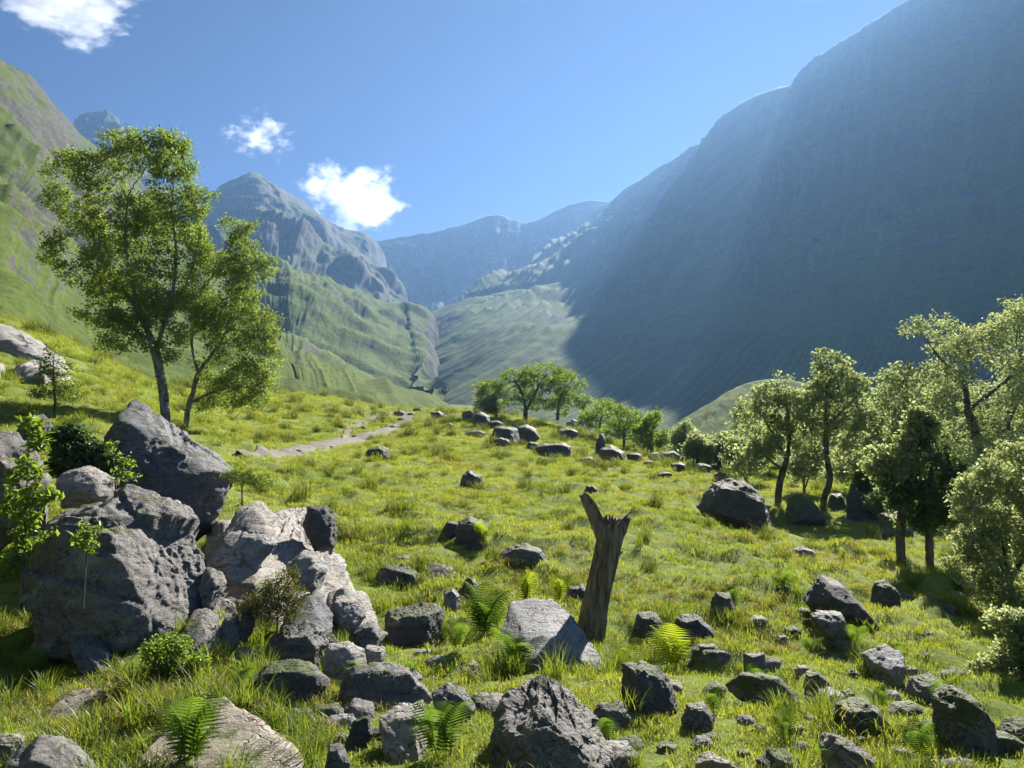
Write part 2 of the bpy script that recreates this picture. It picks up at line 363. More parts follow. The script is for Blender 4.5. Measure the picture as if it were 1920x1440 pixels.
# ------------------------------------------------------------------ path
def path(name, pix, width, label):
    P = np.array([hit(*p) for p in pix]); n = 90; L = cr(P[:, :2], n)
    T = np.gradient(L, axis=0); T /= np.linalg.norm(T, axis=1)[:, None]; Nn = np.stack([T[:, 1], -T[:, 0]], -1)
    m = 9; V = []
    wv = width * (1 + 0.35 * perlin(np.stack([L[:, 0] * 0.5, L[:, 1] * 0.5, np.zeros(n)], -1)))
    wv = wv * (0.25 + 0.75 * smooth(0, 0.3, np.linspace(0, 1, n)))
    for j in range(m):
        s = (j / (m - 1) - 0.5) * wv; Q = L + Nn * s[:, None]
        edge = perlin(np.stack([Q[:, 0] * 1.7, Q[:, 1] * 1.7, np.full(n, j * 0.1)], -1))
        Q = Q + Nn * (edge * 0.25 * abs(j / (m - 1) - 0.5))[:, None]
        z = ground(Q[:, 0], Q[:, 1]) + 0.09 * (1 - (abs(2 * j / (m - 1) - 1)) ** 3) + (-0.25 if j in (0, m - 1) else -0.02)
        V.append(np.column_stack([Q, z]))
    V = np.stack(V, 1).reshape(-1, 3)
    PATHS.append((L, width))
    return tag(link(name, mesh_np(name, V, grid_faces(n, m), M_PATH)), label, kind='structure')
PATHS = []; M_PATH = mat_path()
path('path', [(455,857),(520,850),(600,836),(660,826),(715,812),(750,795),(765,782),(760,772)], 1.4, 'stony footpath crossing the meadow')
path('path', [(640,828),(655,806),(680,793),(705,782),(735,772)], 0.8, 'thin branch of the footpath')

# ------------------------------------------------------------------ rocks
def mat_rock(name, dark, light, lichen=0.35, moss=0.25, ang=(0.5, 0.4, 0.2)):
    t = NT(name); g = t.n('NewGeometry'); pos = g.outputs['Position']
    oi = t.n('ObjectInfo'); off = t.n('VectorMath', operation='SCALE'); t.l(oi.outputs['Location'], off.inputs[0]); off.inputs['Scale'].default_value = 0.7
    add = t.n('VectorMath', operation='ADD'); t.l(pos, add.inputs[0]); t.l(off.outputs[0], add.inputs[1]); p = add.outputs[0]
    lay = t.scaled(p, (2.0, 2.0, 14.0), ang)
    n1 = t.noise(p, 2.2, 8, 0.65); n2 = t.noise(lay, 1.0, 8, 0.7); n3 = t.noise(p, 26.0, 6, 0.7)
    c = t.ramp(t.math('ADD', t.math('MULTIPLY', n1, 0.5), t.math('MULTIPLY', n2, 0.5)), [(0.36, dark), (0.64, light)])
    c = t.mix(t.ramp(n3, [(0.42, 0.0), (0.72, 0.55)]), c, tuple(x * 0.5 for x in dark))
    vor = t.n('TexVoronoi', feature='DISTANCE_TO_EDGE'); vor.inputs['Scale'].default_value = 2.6; 
    wrp = t.n('VectorMath', operation='ADD'); t.l(p, wrp.inputs[0]); t.l(t.noise(p, 3.0, 3, 0.6, 'Color'), wrp.inputs[1]); t.l(t.scaled(wrp.outputs[0], (1, 1, 2.6), ang), vor.inputs['Vector'])
    crack = t.ramp(vor.outputs['Distance'], [(0.0, 0.0), (0.045, 1.0)])
    c = t.mix(t.ramp(vor.outputs['Distance'], [(0.0, 0.75), (0.025, 0.0)]), c, (0.03, 0.03, 0.03))
    li = t.ramp(t.noise(p, 5.5, 6, 0.7), [(0.58, 0.0), (0.64, 1.0)])
    c = t.mix(t.math('MULTIPLY', li, lichen), c, (0.42, 0.43, 0.38))
    li2 = t.ramp(t.noise(t.scaled(p, (1, 1, 1), (1, 2, 3)), 7.0, 5, 0.6), [(0.63, 0.0), (0.68, 1.0)])
    c = t.mix(t.math('MULTIPLY', li2, lichen * 0.9), c, (0.24, 0.20, 0.14))
    sep = t.n('SeparateXYZ'); t.l(g.outputs['Normal'], sep.inputs[0])
    mo = t.ramp(t.math('ADD', sep.outputs[2], t.math('MULTIPLY', t.noise(p, 3.5, 6, 0.7), 0.9)), [(1.18, 0.0), (1.3, 1.0)])
    mo = t.ramp(t.math('ADD', t.math('MULTIPLY', sep.outputs[2], 0.42), t.math('MULTIPLY', t.noise(p, 2.8, 6, 0.72), 0.9)), [(0.80 - moss * 0.12, 0.0), (0.86 - moss * 0.12, 1.0)])
    c = t.mix(mo, c, (0.075, 0.095, 0.022))
    hue = t.ramp(oi.outputs['Random'], [(0.0, (0.78, 0.80, 0.84)), (0.35, (1.0, 0.97, 0.92)), (0.7, (1.12, 1.04, 0.93)), (1.0, (0.88, 0.9, 0.86))])
    mm = t.n('MixRGB', blend_type='MULTIPLY'); mm.inputs[0].default_value = 1.0; t.l(c, mm.inputs[1]); t.l(hue, mm.inputs[2]); c = mm.outputs[0]
    nr = t.bump(n2, 0.9, 0.05); nr = t.bump(crack, 0.6, 0.03, nr); nr = t.bump(n3, 0.7, 0.012, nr); nr = t.bump(t.noise(p, 70, 4, 0.7), 0.5, 0.004, nr)
    return t.surface(c, t.ramp(n1, [(0.3, 0.62), (0.7, 0.85)]), nr, 0.35)
MR = {'grey': mat_rock('grey_schist', (0.085, 0.083, 0.087), (0.235, 0.225, 0.22), 0.3, -0.4),
      'pale': mat_rock('pale_schist', (0.17, 0.165, 0.162), (0.41, 0.395, 0.38), 0.35, -1.5, (0.2, 0.7, 0.1)),
      'dark': mat_rock('dark_schist', (0.05, 0.05, 0.054), (0.135, 0.13, 0.13), 0.25, 0.2, (0.9, 0.2, 0.4)),
      'buff': mat_rock('buff_slab', (0.19, 0.165, 0.135), (0.40, 0.36, 0.30), 0.3, -1.0, (0.1, 0.15, 0.3)),
      'moss': mat_rock('mossy_schist', (0.08, 0.08, 0.08), (0.2, 0.195, 0.19), 0.2, 1.3, (0.4, 0.4, 0.8))}
_ico = {}
def ico(level):
    if level not in _ico:
        import bmesh
        bm = bmesh.new(); bmesh.ops.create_icosphere(bm, subdivisions=level, radius=1.0)
        V = np.array([v.co[:] for v in bm.verts]); F = np.array([[v.index for v in f.verts] for f in bm.faces]); bm.free()
        _ico[level] = (V, F)
    return _ico[level]
ROCKS = []          # footprints, for keeping grass off
def rock_shape(poly, T, seed, level, K=16, strata=0.035, rough=0.05, tilt=None, frac=0.05):
    """poly: closed outline (x,z) round the origin; T: half depth. Angular star-shaped boulder."""
    rs = np.random.RandomState(seed); D, F = ico(level); poly = np.asarray(poly, float); n = len(poly)
    th_t = np.linspace(-math.pi, math.pi, 361); Rt = np.zeros(361)
    for k, th in enumerate(th_t):
        d = np.array([math.cos(th), math.sin(th)]); best = 1e-3
        for i in range(n):
            a, b = poly[i], poly[(i + 1) % n]; e = b - a; den = d[0] * e[1] - d[1] * e[0]
            if abs(den) < 1e-12: continue
            t = (a[0] * e[1] - a[1] * e[0]) / den; s = (a[0] * d[1] - a[1] * d[0]) / den
            if t > 0 and -1e-6 <= s <= 1 + 1e-6: best = max(best, t)
        Rt[k] = best
    def r0(dd):
        th = np.arctan2(dd[:, 2], dd[:, 0]); c = np.hypot(dd[:, 0], dd[:, 2]); Rr = np.interp(th, th_t, Rt); p = 2.6
        return ((c / Rr) ** p + (np.abs(dd[:, 1]) / T) ** p) ** (-1 / p), Rr
    r, _ = r0(D); lim = r * 1.12; r = lim.copy()
    size = Rt.mean()
    kd = rs.normal(size=(K, 3)); kd /= np.linalg.norm(kd, axis=1)[:, None]
    rk, Rk = r0(kd); nk = np.stack([kd[:, 0] / Rk ** 2, kd[:, 1] / T ** 2, kd[:, 2] / Rk ** 2], -1)
    nk /= np.linalg.norm(nk, axis=1)[:, None]; nk += rs.normal(size=nk.shape) * 0.12; nk /= np.linalg.norm(nk, axis=1)[:, None]
    hk = rk * (nk * kd).sum(1) * rs.uniform(0.9, 1.02, K) * (1 + 0.2 * (1 - np.abs(kd[:, 1])))
    planes = [(nk[i], hk[i]) for i in range(K)]
    area = sum(poly[i][0] * poly[(i + 1) % n][1] - poly[(i + 1) % n][0] * poly[i][1] for i in range(n))
    for i in range(n):
        a, b = poly[i], poly[(i + 1) % n]; e = b - a; nn = np.array([e[1], -e[0]]) * (1 if area > 0 else -1)
        nn /= np.linalg.norm(nn) + 1e-9; h = nn @ a
        if h > 0.05 * size and (poly @ nn).max() < h + 0.06 * size:
            for sg in (-1, 1):
                ty = sg * rs.uniform(0.15, 0.7) if not (tilt and sg < 0 and nn[1] > 0.3) else -tilt
                v = np.array([nn[0], ty, nn[1]]); L = np.linalg.norm(v); planes.append((v / L, h / L))
    for nv, h in planes:
        c = D @ nv; ok = c > 0.05; q = np.full(len(D), 1e9); q[ok] = h / c[ok]; r = np.minimum(r, q)
    P = D * r[:, None]
    ax = np.array([rs.uniform(-.5, .5), rs.uniform(-.4, .4), 1.0]); ax /= np.linalg.norm(ax)
    q = P / size; s = q @ ax
    wv = s * 7 + 0.9 * perlin(q * 1.6 + seed)
    saw = np.mod(wv, 1.0); lay = np.floor(wv); jit = perlin(np.stack([lay * 0.37 + .5, lay * 0 + seed * .1, q @ np.array([1., .3, .2]) * 0.9], -1))
    disp = strata * (jit * 1.5 + 0.4 * saw) + rough * fbm(q * 2.1 + seed * 3.1, 5, 0.55) + rough * 0.45 * (fbm(q * 6 + seed, 3, 0.5, True) - 0.5)
    cells = rs.uniform(-1.5, 1.5, size=(46, 3)); off = rs.uniform(-1, 0.7, 46); e1 = np.cross(ax, [0, 1., 0]); e1 /= np.linalg.norm(e1); e2 = np.cross(ax, e1)
    qq = np.stack([q @ e1, q @ e2, s * 2.4], -1) + 0.12 * np.stack([perlin(q * 3 + 5), perlin(q * 3 + 15), perlin(q * 3 + 25)], -1)
    cells[:, 2] *= 2.4; near = ((qq[:, None] - cells[None]) ** 2).sum(-1).argmin(1); disp = disp + frac * off[near]
    P = P + D * (disp * size)[:, None]
    return P, F
def rock(name, outline, mat, label, Y=None, thick=0.8, level=4, seed=None, group=None, K=16, sink=0.18, strata=0.035, rough=0.05, tilt=0.3, cat='rock', lean=0.5, frac=0.06, drop=0.06):
    o = np.array(outline, float); bx = o[np.argmax(o[:, 1])]
    if Y is None:
        yb = o[:, 1].max(); xm = o[o[:, 1] > yb - 0.25 * (yb - o[:, 1].min())][:, 0].mean(); Y = hit(xm, min(yb, 1500))[1]
    dd = np.array([ray(p[0], p[1]) for p in o]); zb = pt(o[:, 0].mean(), o[:, 1].max(), Y)[2]
    tt = (Y + lean * (EYE - zb)) / np.maximum(dd[:, 1] - lean * dd[:, 2], 0.2)
    W = dd * tt[:, None] + np.array([0, 0, EYE]); xz = W[:, [0, 2]]
    lo, hi = xz.min(0), xz.max(0); h = hi[1] - lo[1]
    c = xz.mean(0); c = 0.5 * c + 0.25 * (lo + hi)
    m = xz[:, 1] < lo[1] + 0.3 * h; xz = xz.copy(); xz[m, 1] -= sink * h + 0.05
    c[1] -= 0.08 * h
    half = 0.5 * min(hi[0] - lo[0], 1.6 * h) + 0.0; T = thick * half
    seed = seed if seed is not None else int(abs(outline[0][0] * 7 + outline[0][1] * 3)) % 9973
    P, F = rock_shape(xz - c, T, seed, level, K, strata, rough, tilt, frac)
    P[:, 1] += lean * P[:, 2]; cy_ = Y + 0.35 * T + lean * (c[1] - zb)
    ob = link(name, mesh_np(name, P, F, MR[mat]), None, (c[0], cy_, c[1] - drop * h))
    tag(ob, label, cat, group)
    up = P[:, 2] > P[:, 2].min() + 0.25 * np.ptp(P[:, 2]); q = P[up]
    ROCKS.append((c[0] + 0.5 * (q[:, 0].min() + q[:, 0].max()), cy_ + 0.5 * (q[:, 1].min() + q[:, 1].max()), 0.5 * np.ptp(q[:, 0]), 0.5 * np.ptp(q[:, 1]), h)); return ob
def blob(cx, cy, w, h, seed, n=7):
    rs = np.random.RandomState(seed); out = []
    for k in range(n):
        a = math.pi + 2 * math.pi * (k + rs.uniform(-.3, .3)) / n
        out.append((cx + 0.5 * w * math.cos(a) * rs.uniform(.85, 1.12), cy - 0.5 * h * math.sin(a) * rs.uniform(.85, 1.12)))
    return out

B = 'boulder'
rock(B, [(70,1000),(82,962),(130,938),(215,905),(248,916),(320,945),(336,978),(352,1012),(386,1062),(384,1115),(400,1160),(432,1215),(405,1250),(330,1235),(200,1235),(70,1190),(55,1100)], 'grey',
     'large broken boulder with sunlit top and deep shaded front, beside the rowan sapling', Y=6.7, thick=0.95, level=7, K=8, tilt=0.25, seed=11, strata=0.045, frac=0.11, lean=0.25)
rock(B, [(185,850),(205,790),(240,738),(268,752),(330,815),(432,885),(400,930),(345,960),(250,960),(190,920)], 'grey',
     'sharp peaked boulder standing in front of the birch trunks', Y=9.4, thick=0.75, level=6, K=0, seed=5, strata=0.05, frac=0.07, lean=0.35)
rock('rock_outcrop', [(345,985),(360,945),(408,890),(450,888),(512,915),(560,930),(598,1000),(632,1052),(682,1092),(738,1182),(725,1215),(620,1215),(540,1190),(440,1130),(370,1060)], 'pale',
     'long cracked outcrop of sunlit schist running down between boulder and turf', Y=7.7, thick=0.85, level=7, K=15, seed=21, strata=0.06, rough=0.07, frac=0.13, lean=1.7)
rock(B, [(488,1215),(528,1172),(592,1166),(612,1200),(604,1240),(545,1255),(498,1250)], 'grey', 'grey blocky rock lying on top of the dark split rock', Y=6.5, level=6, seed=8)
rock(B, [(462,1270),(505,1240),(560,1236),(612,1250),(620,1290),(590,1308),(520,1305),(470,1290)], 'dark', 'dark split rock under the grey blocky rock at the outcrop foot', level=5, seed=9)
rock(B, [(600,1240),(615,1208),(650,1200),(682,1215),(690,1250),(655,1268),(610,1262)], 'pale', 'bluish grey rounded rock at the lower end of the cracked outcrop', Y=6.2, level=5)
rock(B, [(622,1290),(640,1255),(700,1240),(770,1245),(825,1262),(832,1290),(780,1312),(690,1320),(635,1315)], 'grey', 'long low ridged rock in front of the cracked outcrop', level=6, thick=0.6, K=20, lean=1.0)
rock(B, [(808,1300),(838,1276),(872,1290),(892,1325),(880,1352),(838,1345)], 'grey', 'small angular grey rock at the end of the long low ridged rock', level=5)
rock('stone_slab', [(182,1335),(330,1304),(415,1308),(485,1345),(572,1412),(566,1450),(430,1470),(310,1425),(230,1375)], 'buff', 'broad flat buff slab lying in grass behind the lacy fern', thick=0.3, level=6, K=9, seed=3, sink=0.1, strata=0.02, rough=0.025, tilt=1.6, frac=0.03, lean=3.2)
rock('stone_slab', [(84,1335),(130,1290),(196,1290),(188,1325),(150,1345)], 'buff', 'small tilted pale slab in the grass beside the broad buff slab', thick=0.6, level=5, K=8, strata=0.015, rough=0.02, tilt=1.2, lean=2.4)
rock(B, [(0,1480),(5,1420),(62,1380),(110,1395),(170,1445),(160,1490)], 'grey', 'dark grey low rock nearest the small tilted slab', Y=4.0, level=5, seed=31)
rock(B, [(-40,1420),(-20,1380),(15,1374),(38,1385),(30,1440),(-20,1450)], 'grey', 'small rock squeezed against the dark grey low rock', Y=4.35, level=5, seed=33)
rock(B, [(-90,960),(-80,810),(-20,772),(8,782),(40,820),(78,890),(72,940),(10,970)], 'grey', 'leaning boulder with ribbed sunlit flank behind the rowan sapling', Y=7.6, level=5, seed=13, strata=0.07, lean=0.2)
rock(B, [(95,905),(120,880),(160,868),(215,895),(205,925),(120,930)], 'pale', 'pale ledge of rock perched behind the large broken boulder', Y=7.9, level=5, lean=0.8)
rock(B, [(15,815),(40,785),(75,770),(90,785),(88,815),(40,830)], 'dark', 'dark rock in the turf behind the leaning ribbed boulder', Y=13, level=5)
rock(B, [(566,985),(575,945),(612,943),(630,965),(630,1005),(590,1010)], 'dark', 'dark block at the back of the cracked outcrop', Y=9.2, level=5)
rock(B, [(446,1175),(452,1145),(466,1138),(476,1160),(474,1185)], 'dark', 'small pointed dark stone in the turf hollow of the outcrop', Y=6.6, level=5)
rock('stone_slab', [(122,1205),(165,1186),(212,1230),(210,1252),(165,1245)], 'grey', 'narrow slab in the shade below the large broken boulder', Y=5.9, thick=0.8, level=5)
# middle
rock(B, [(722,1195),(722,1142),(760,1134),(815,1128),(828,1145),(826,1190),(780,1206)], 'dark', 'flat topped dark block capped with a pale ledge and grass', level=6, K=8, seed=4)
rock(B, [(938,1190),(958,1128),(1000,1120),(1036,1120),(1082,1160),(1136,1214),(1110,1228),(1000,1246),(950,1225)], 'pale', 'big pale angular boulder at the foot of the dead stump', level=6, K=9, seed=17, strata=0.02, rough=0.03, tilt=0.7, frac=0.035, lean=2.1)
rock(B, [(912,1470),(925,1345),(985,1290),(1005,1275),(1040,1280),(1062,1306),(1112,1346),(1160,1400),(1200,1470),(1060,1490)], 'grey', 'rugged ridged foreground boulder just below the stump shadow', Y=4.25, thick=0.9, level=7, K=16, seed=19, strata=0.07, rough=0.08, frac=0.13, lean=0.8)
rock(B, [(708,1345),(745,1320),(790,1312),(802,1340),(802,1395),(772,1424),(725,1395)], 'pale', 'pale rounded boulder next to the bracken at the bottom', level=6, lean=1.2)
rock(B, [(640,1390),(660,1352),(690,1340),(696,1375),(685,1402),(650,1405)], 'dark', 'dark pointed rock beside the pale rounded boulder', level=5)
rock(B, [(604,1440),(615,1396),(640,1392),(656,1430),(640,1455)], 'grey', 'small grey wedge of rock below the dark pointed rock', level=5)
rock(B, [(1166,1300),(1168,1242),(1200,1236),(1232,1246),(1262,1285),(1286,1340),(1225,1340),(1180,1325)], 'dark', 'dark cracked boulder downhill from the big pale boulder', level=6, seed=22)
rock(B, [(1278,1350),(1290,1320),(1320,1315),(1342,1345),(1335,1368),(1295,1368)], 'grey', 'grey wedge leaning on the dark cracked boulder', level=5)
rock(B, [(1108,1345),(1125,1318),(1165,1316),(1192,1340),(1185,1362),(1130,1362)], 'grey', 'low grey stone between the rugged foreground boulder and dark cracked boulder', level=5)
rock(B, [(850,1010),(858,975),(880,964),(905,972),(920,990),(918,1020),(890,1030)], 'dark', 'rounded dark boulder in the meadow with a bright fern before it', level=5, K=10)
rock(B, [(828,990),(840,975),(862,978),(862,998),(840,1004)], 'dark', 'small dark stone touching the rounded dark meadow boulder', level=4)
rock(B, [(928,1040),(945,1022),(985,1017),(1015,1028),(1030,1058),(985,1058),(945,1050)], 'grey', 'low humped grey boulder in the meadow short of the stump', level=5)
rock(B, [(862,905),(866,888),(880,878),(905,892),(908,914),(885,914)], 'dark', 'lone boulder with pointed top in the middle of the open meadow', level=5, K=9)
rock(B, [(682,852),(690,840),(712,834),(730,840),(730,856),(700,860)], 'dark', 'lone low boulder in the meadow nearest the footpath', level=4, K=9)
rock(B, [(1094,920),(1100,909),(1112,908),(1121,918),(1115,924)], 'dark', 'tiny dark stone just behind the broken top of the stump', level=4)
rock(B, [(698,1085),(708,1062),(745,1056),(785,1070),(792,1090),(745,1098)], 'dark', 'dark overhung rock under a turf lip above the flat topped block', level=5)
rock('stone_slab', [(778,1062),(800,1052),(845,1060),(868,1072),(862,1084),(800,1080)], 'buff', 'thin buff slab lying on the turf lip above the fern', level=5, thick=0.5, lean=1.5)
rock(B, [(862,1125),(866,1090),(882,1077),(896,1095),(896,1125),(878,1134)], 'dark', 'upright dark stone standing among ferns', level=5)
rock(B, [(828,1140),(832,1112),(848,1100),(862,1116),(860,1142)], 'pale', 'small pale striped stone leaning by the upright dark stone', level=5)
rock(B, [(1056,1120),(1065,1098),(1090,1094),(1106,1106),(1104,1126)], 'dark', 'dark stone half hidden between stump and big pale boulder', level=5)
for k, (cx, cy, w, h) in enumerate([(820,1236,48,18),(886,1248,34,24),(895,1270,40,14),(902,1305,44,20),(560,1335,100,20),(505,1290,44,18),(755,1045,34,14),(840,1180,26,26),(790,1222,60,16)]):
    rock('stone', blob(cx, cy, w, h, k), 'buff' if k % 2 else 'pale', 'small pale flat stone set in the turf below the cracked outcrop', level=4, group='small pale flat stones below the outcrop', thick=0.9, K=9, drop=0.2)
# right slope
rock(B, [(1308,945),(1342,900),(1398,892),(1440,930),(1452,988),(1400,990),(1345,968)], 'dark', 'massive dark boulder at the edge of the wood, turf running up to it', level=6, K=12, seed=6)
rock(B, [(1472,968),(1480,935),(1505,924),(1545,955),(1548,978),(1490,980)], 'moss', 'dark boulder between the trunks of the first two wood trees', level=5)
rock(B, [(1585,965),(1592,925),(1602,904),(1622,925),(1645,960),(1640,975)], 'dark', 'pointed dark rock beside the second wood tree', level=5, K=9)
rock(B, [(1545,955),(1560,925),(1582,922),(1584,955)], 'moss', 'small dark block against the pointed dark rock', level=5)
rock(B, [(1640,1000),(1655,960),(1690,955),(1712,985),(1705,1010)], 'moss', 'mossy dark boulder under the trees beyond the pointed rock', level=5)
rock(B, [(1516,1130),(1534,1090),(1546,1077),(1578,1084),(1625,1132),(1664,1166),(1640,1177),(1555,1155)], 'dark', 'big dark triangular rock on the slope with pale lichen spots', level=6, K=7, seed=2, strata=0.015, rough=0.02, lean=0.6)
rock(B, [(1515,1155),(1535,1140),(1580,1145),(1592,1180),(1600,1215),(1560,1205)], 'grey', 'grey topped rock just below the dark triangular rock', level=5)
rock(B, [(1620,1222),(1665,1206),(1690,1220),(1700,1240),(1700,1292),(1665,1280),(1635,1255)], 'pale', 'pale pitted boulder with shaded front below the triangular rock', level=5, K=9, tilt=0.8, lean=0.8)
rock(B, [(1630,1118),(1642,1092),(1660,1085),(1680,1098),(1690,1125),(1655,1130)], 'dark', 'small dark rock uphill of the triangular rock', level=5)
rock(B, [(1395,1262),(1396,1224),(1435,1221),(1441,1262),(1420,1270)], 'grey', 'square block standing upright on the turf ledge', level=5, K=6, strata=0.01, rough=0.015, lean=0.15)
rock(B, [(1355,1285),(1372,1256),(1430,1258),(1480,1275),(1508,1300),(1500,1328),(1440,1308),(1370,1300)], 'moss', 'long turf capped ledge of rock under the square block', level=5, thick=0.5)
rock(B, [(1506,1300),(1510,1260),(1530,1254),(1552,1270),(1560,1305),(1535,1315)], 'dark', 'upright dark stone at the end of the turf capped ledge', level=5)
rock(B, [(1558,1340),(1575,1315),(1618,1306),(1650,1325),(1688,1362),(1650,1372),(1590,1360)], 'dark', 'broad dark boulder lying downhill from the turf capped ledge', level=5, K=10)
rock(B, [(1700,1300),(1712,1268),(1745,1260),(1775,1280),(1772,1312),(1730,1318)], 'grey', 'grey rock with tilted flat top below the pale pitted boulder', level=5, K=8)
rock(B, [(1752,1390),(1758,1310),(1790,1284),(1830,1300),(1868,1350),(1872,1400),(1800,1412)], 'moss', 'rounded mossy boulder under the overhanging shrub', level=6, K=26)
rock(B, [(1868,1375),(1885,1348),(1920,1345),(1960,1370),(1950,1400),(1890,1395)], 'dark', 'dark rock beyond the rounded mossy boulder', level=5)
rock(B, [(1545,1400),(1562,1370),(1600,1388),(1648,1420),(1650,1470),(1560,1470)], 'grey', 'split slab with pale streaked face leaning in the turf', level=5, strata=0.07)
rock(B, [(1420,1425),(1445,1404),(1480,1408),(1505,1440),(1490,1465),(1430,1465)], 'dark', 'dark low rock beside the split pale streaked slab', level=5)
rock('stone_slab', [(1298,1425),(1330,1410),(1372,1425),(1376,1448),(1320,1450)], 'buff', 'pale flat slab below the grey wedge', level=5, thick=0.8)
rock(B, [(1188,1175),(1198,1148),(1225,1145),(1246,1168),(1245,1195),(1205,1195)], 'dark', 'dark rock uphill of the bright yellow fern', level=5)
rock(B, [(1252,1190),(1270,1155),(1305,1150),(1340,1178),(1335,1196),(1275,1198)], 'dark', 'dark humped rock next to the one above the bright yellow fern', level=5)
rock(B, [(1328,1140),(1345,1108),(1370,1110),(1386,1150),(1375,1165)], 'moss', 'turf topped dark rock in the open slope', level=5)
rock(B, [(1830,1400),(1850,1372),(1890,1372),(1935,1395),(1930,1415)], 'moss', 'pale mossy mound of rock in front of the dark rock', level=5)
for k, (cx, cy, w, h) in enumerate([(1486,1180,34,22),(1468,1196,24,22),(1424,1364,34,22),(1488,1366,60,22),(1505,1032,52,24),(1330,1225,58,30),(1590,1300,30,26),(1540,1180,30,20),(1470,1100,26,16),(1700,1120,30,20),(1690,1340,34,18),(1405,1180,26,18),(1610,1385,40,22),(1220,1225,22,14),(1395,1410,26,18),(1600,1262,30,20),(1460,1345,26,18),(1740,1360,40,30),(1520,1345,26,16),(1690,1410,60,24)]):
    rock('stone', blob(cx, cy, w, h, 40 + k), ['dark', 'grey', 'moss'][k % 3], 'small dark stone half sunk in the rough slope below the wood', level=4, group='small dark stones on the rough slope below the wood', K=9, drop=0.22)
FAR = [(820,778,32,18,'squat dark boulder beside the far end of the footpath'),(902,784,36,34,'tall dark boulder standing just uphill of the rock heap by the rowan'),(876,776,22,16,'small dark boulder left of the tall dark boulder by the rowan'),
 (948,815,60,44,'largest angular block of the rock heap below the spreading rowan'),(985,812,56,34,'pale edged block leaning on the largest block below the spreading rowan'),(940,827,34,18,'light topped low rock at the near foot of the rock heap'),
 (1042,842,74,34,'wide flat fronted dark boulder downhill of the rock heap'),(1062,812,46,26,'domed boulder behind the wide flat fronted boulder'),(1075,795,30,20,'grey boulder just under the smaller rowan'),(1126,828,20,44,'narrow upright pillar of rock among the leafy bushes'),
 (1148,851,56,40,'broad dark boulder in front of the broadest leafy bush'),(1256,855,40,24,'pointed dark boulder below the narrow leafy bush'),(1384,885,40,16,'low dark boulder behind the massive dark boulder'),(1246,890,34,11,'flat dark rock alone on the turf in front of the rock line'),(890,813,44,16,'turf edged low rock uphill of the rock heap'),(842,798,16,14,'small lone knob of rock in the grass near the squat boulder')]
FAR += [(*q, None) for q in [(1190,856,30,20),(1228,856,24,20),(1272,875,34,20),(1318,877,36,18),(748,774,24,11),(1000,835,30,16),(1100,862,34,14),(1290,860,30,18),(1345,872,26,16),(930,795,26,18),(1350,890,24,12),(1215,868,20,12)]]
for k, (cx, cy, w, h, lab) in enumerate(FAR):
    rock(B, blob(cx, cy, w, h, 90 + k), ['dark', 'dark', 'grey'][k % 3], lab or 'small dark boulder filling a gap in the long rock line along the meadow edge', level=4, group=None if lab else 'small boulders in the rock line', K=10)
for k, (cx, cy, w, h) in enumerate([(700,790,16,7),(680,801,14,6),(735,800,15,7),(752,786,16,8),(770,776,14,7),(620,838,12,5),(560,845,14,6),(665,818,14,6),(725,779,14,6),(782,768,16,7),(650,745,14,6),(690,755,16,7),(705,748,14,6),(548,716,10,7),(250,678,8,6)]):
    rock('stone', blob(cx, cy, w, h, 190 + k), ['grey', 'dark'][k % 2], 'small stone lying by the footpath or on the grass above it', level=3, group='small stones around the footpath', K=8)

def flush_slab(outline, label, seed):
    """bare rock flush with the hillside turf: every point lies on the slope below its pixel"""
    o = np.array(outline, float); c = o.mean(0); n = 36; ang = np.linspace(0, len(o), n, endpoint=False); k = ang.astype(int); f = (ang - k)[:, None]
    rim = o[k] * (1 - f) + o[(k + 1) % len(o)] * f; V = []; tt = np.exp(np.linspace(math.log(12), math.log(80), 420))
    for r_, s_ in enumerate(np.linspace(0.02, 1, 11)):
        for q in c + (rim - c) * s_:
            d = ray(*q); d = d / math.hypot(d[0], d[1]); z = ground(d[0] * tt, d[1] * tt); w = np.nonzero(EYE + d[2] * tt < z)[0]; w = w[0] if len(w) else 200
            V.append((d[0] * tt[w], d[1] * tt[w], z[w] + 0.32 * (1 - s_ ** 5) - 0.25 * s_ ** 8))
    V = np.array(V); V[:, 2] += 0.14 * fbm(V * 0.9 + seed, 4) + 0.07 * (fbm(V * 2.5 + seed, 3, 0.5, True) - 0.5)
    ROCKS.append((V[:, 0].mean(), V[:, 1].mean(), np.ptp(V[:, 0]) * 0.35, np.ptp(V[:, 1]) * 0.4, 1.0))
    tag(link('rock_slab', mesh_np('rock_slab', V, grid_faces(11, n, True), MR['pale'])), label, 'rock slab')
flush_slab([(-40,600),(20,612),(70,640),(120,680),(150,702),(108,706),(50,680),(0,655),(-40,645)], 'pale wet rock slab slanting down the lower hillside', 1)
flush_slab([(20,694),(60,684),(118,698),(138,712),(80,720),(30,714)], 'white streaked slab at the very foot of the hillside', 2)
flush_slab([(-30,690),(0,684),(14,700),(0,712),(-30,710)], 'small pale slab next to the white streaked slab', 3)

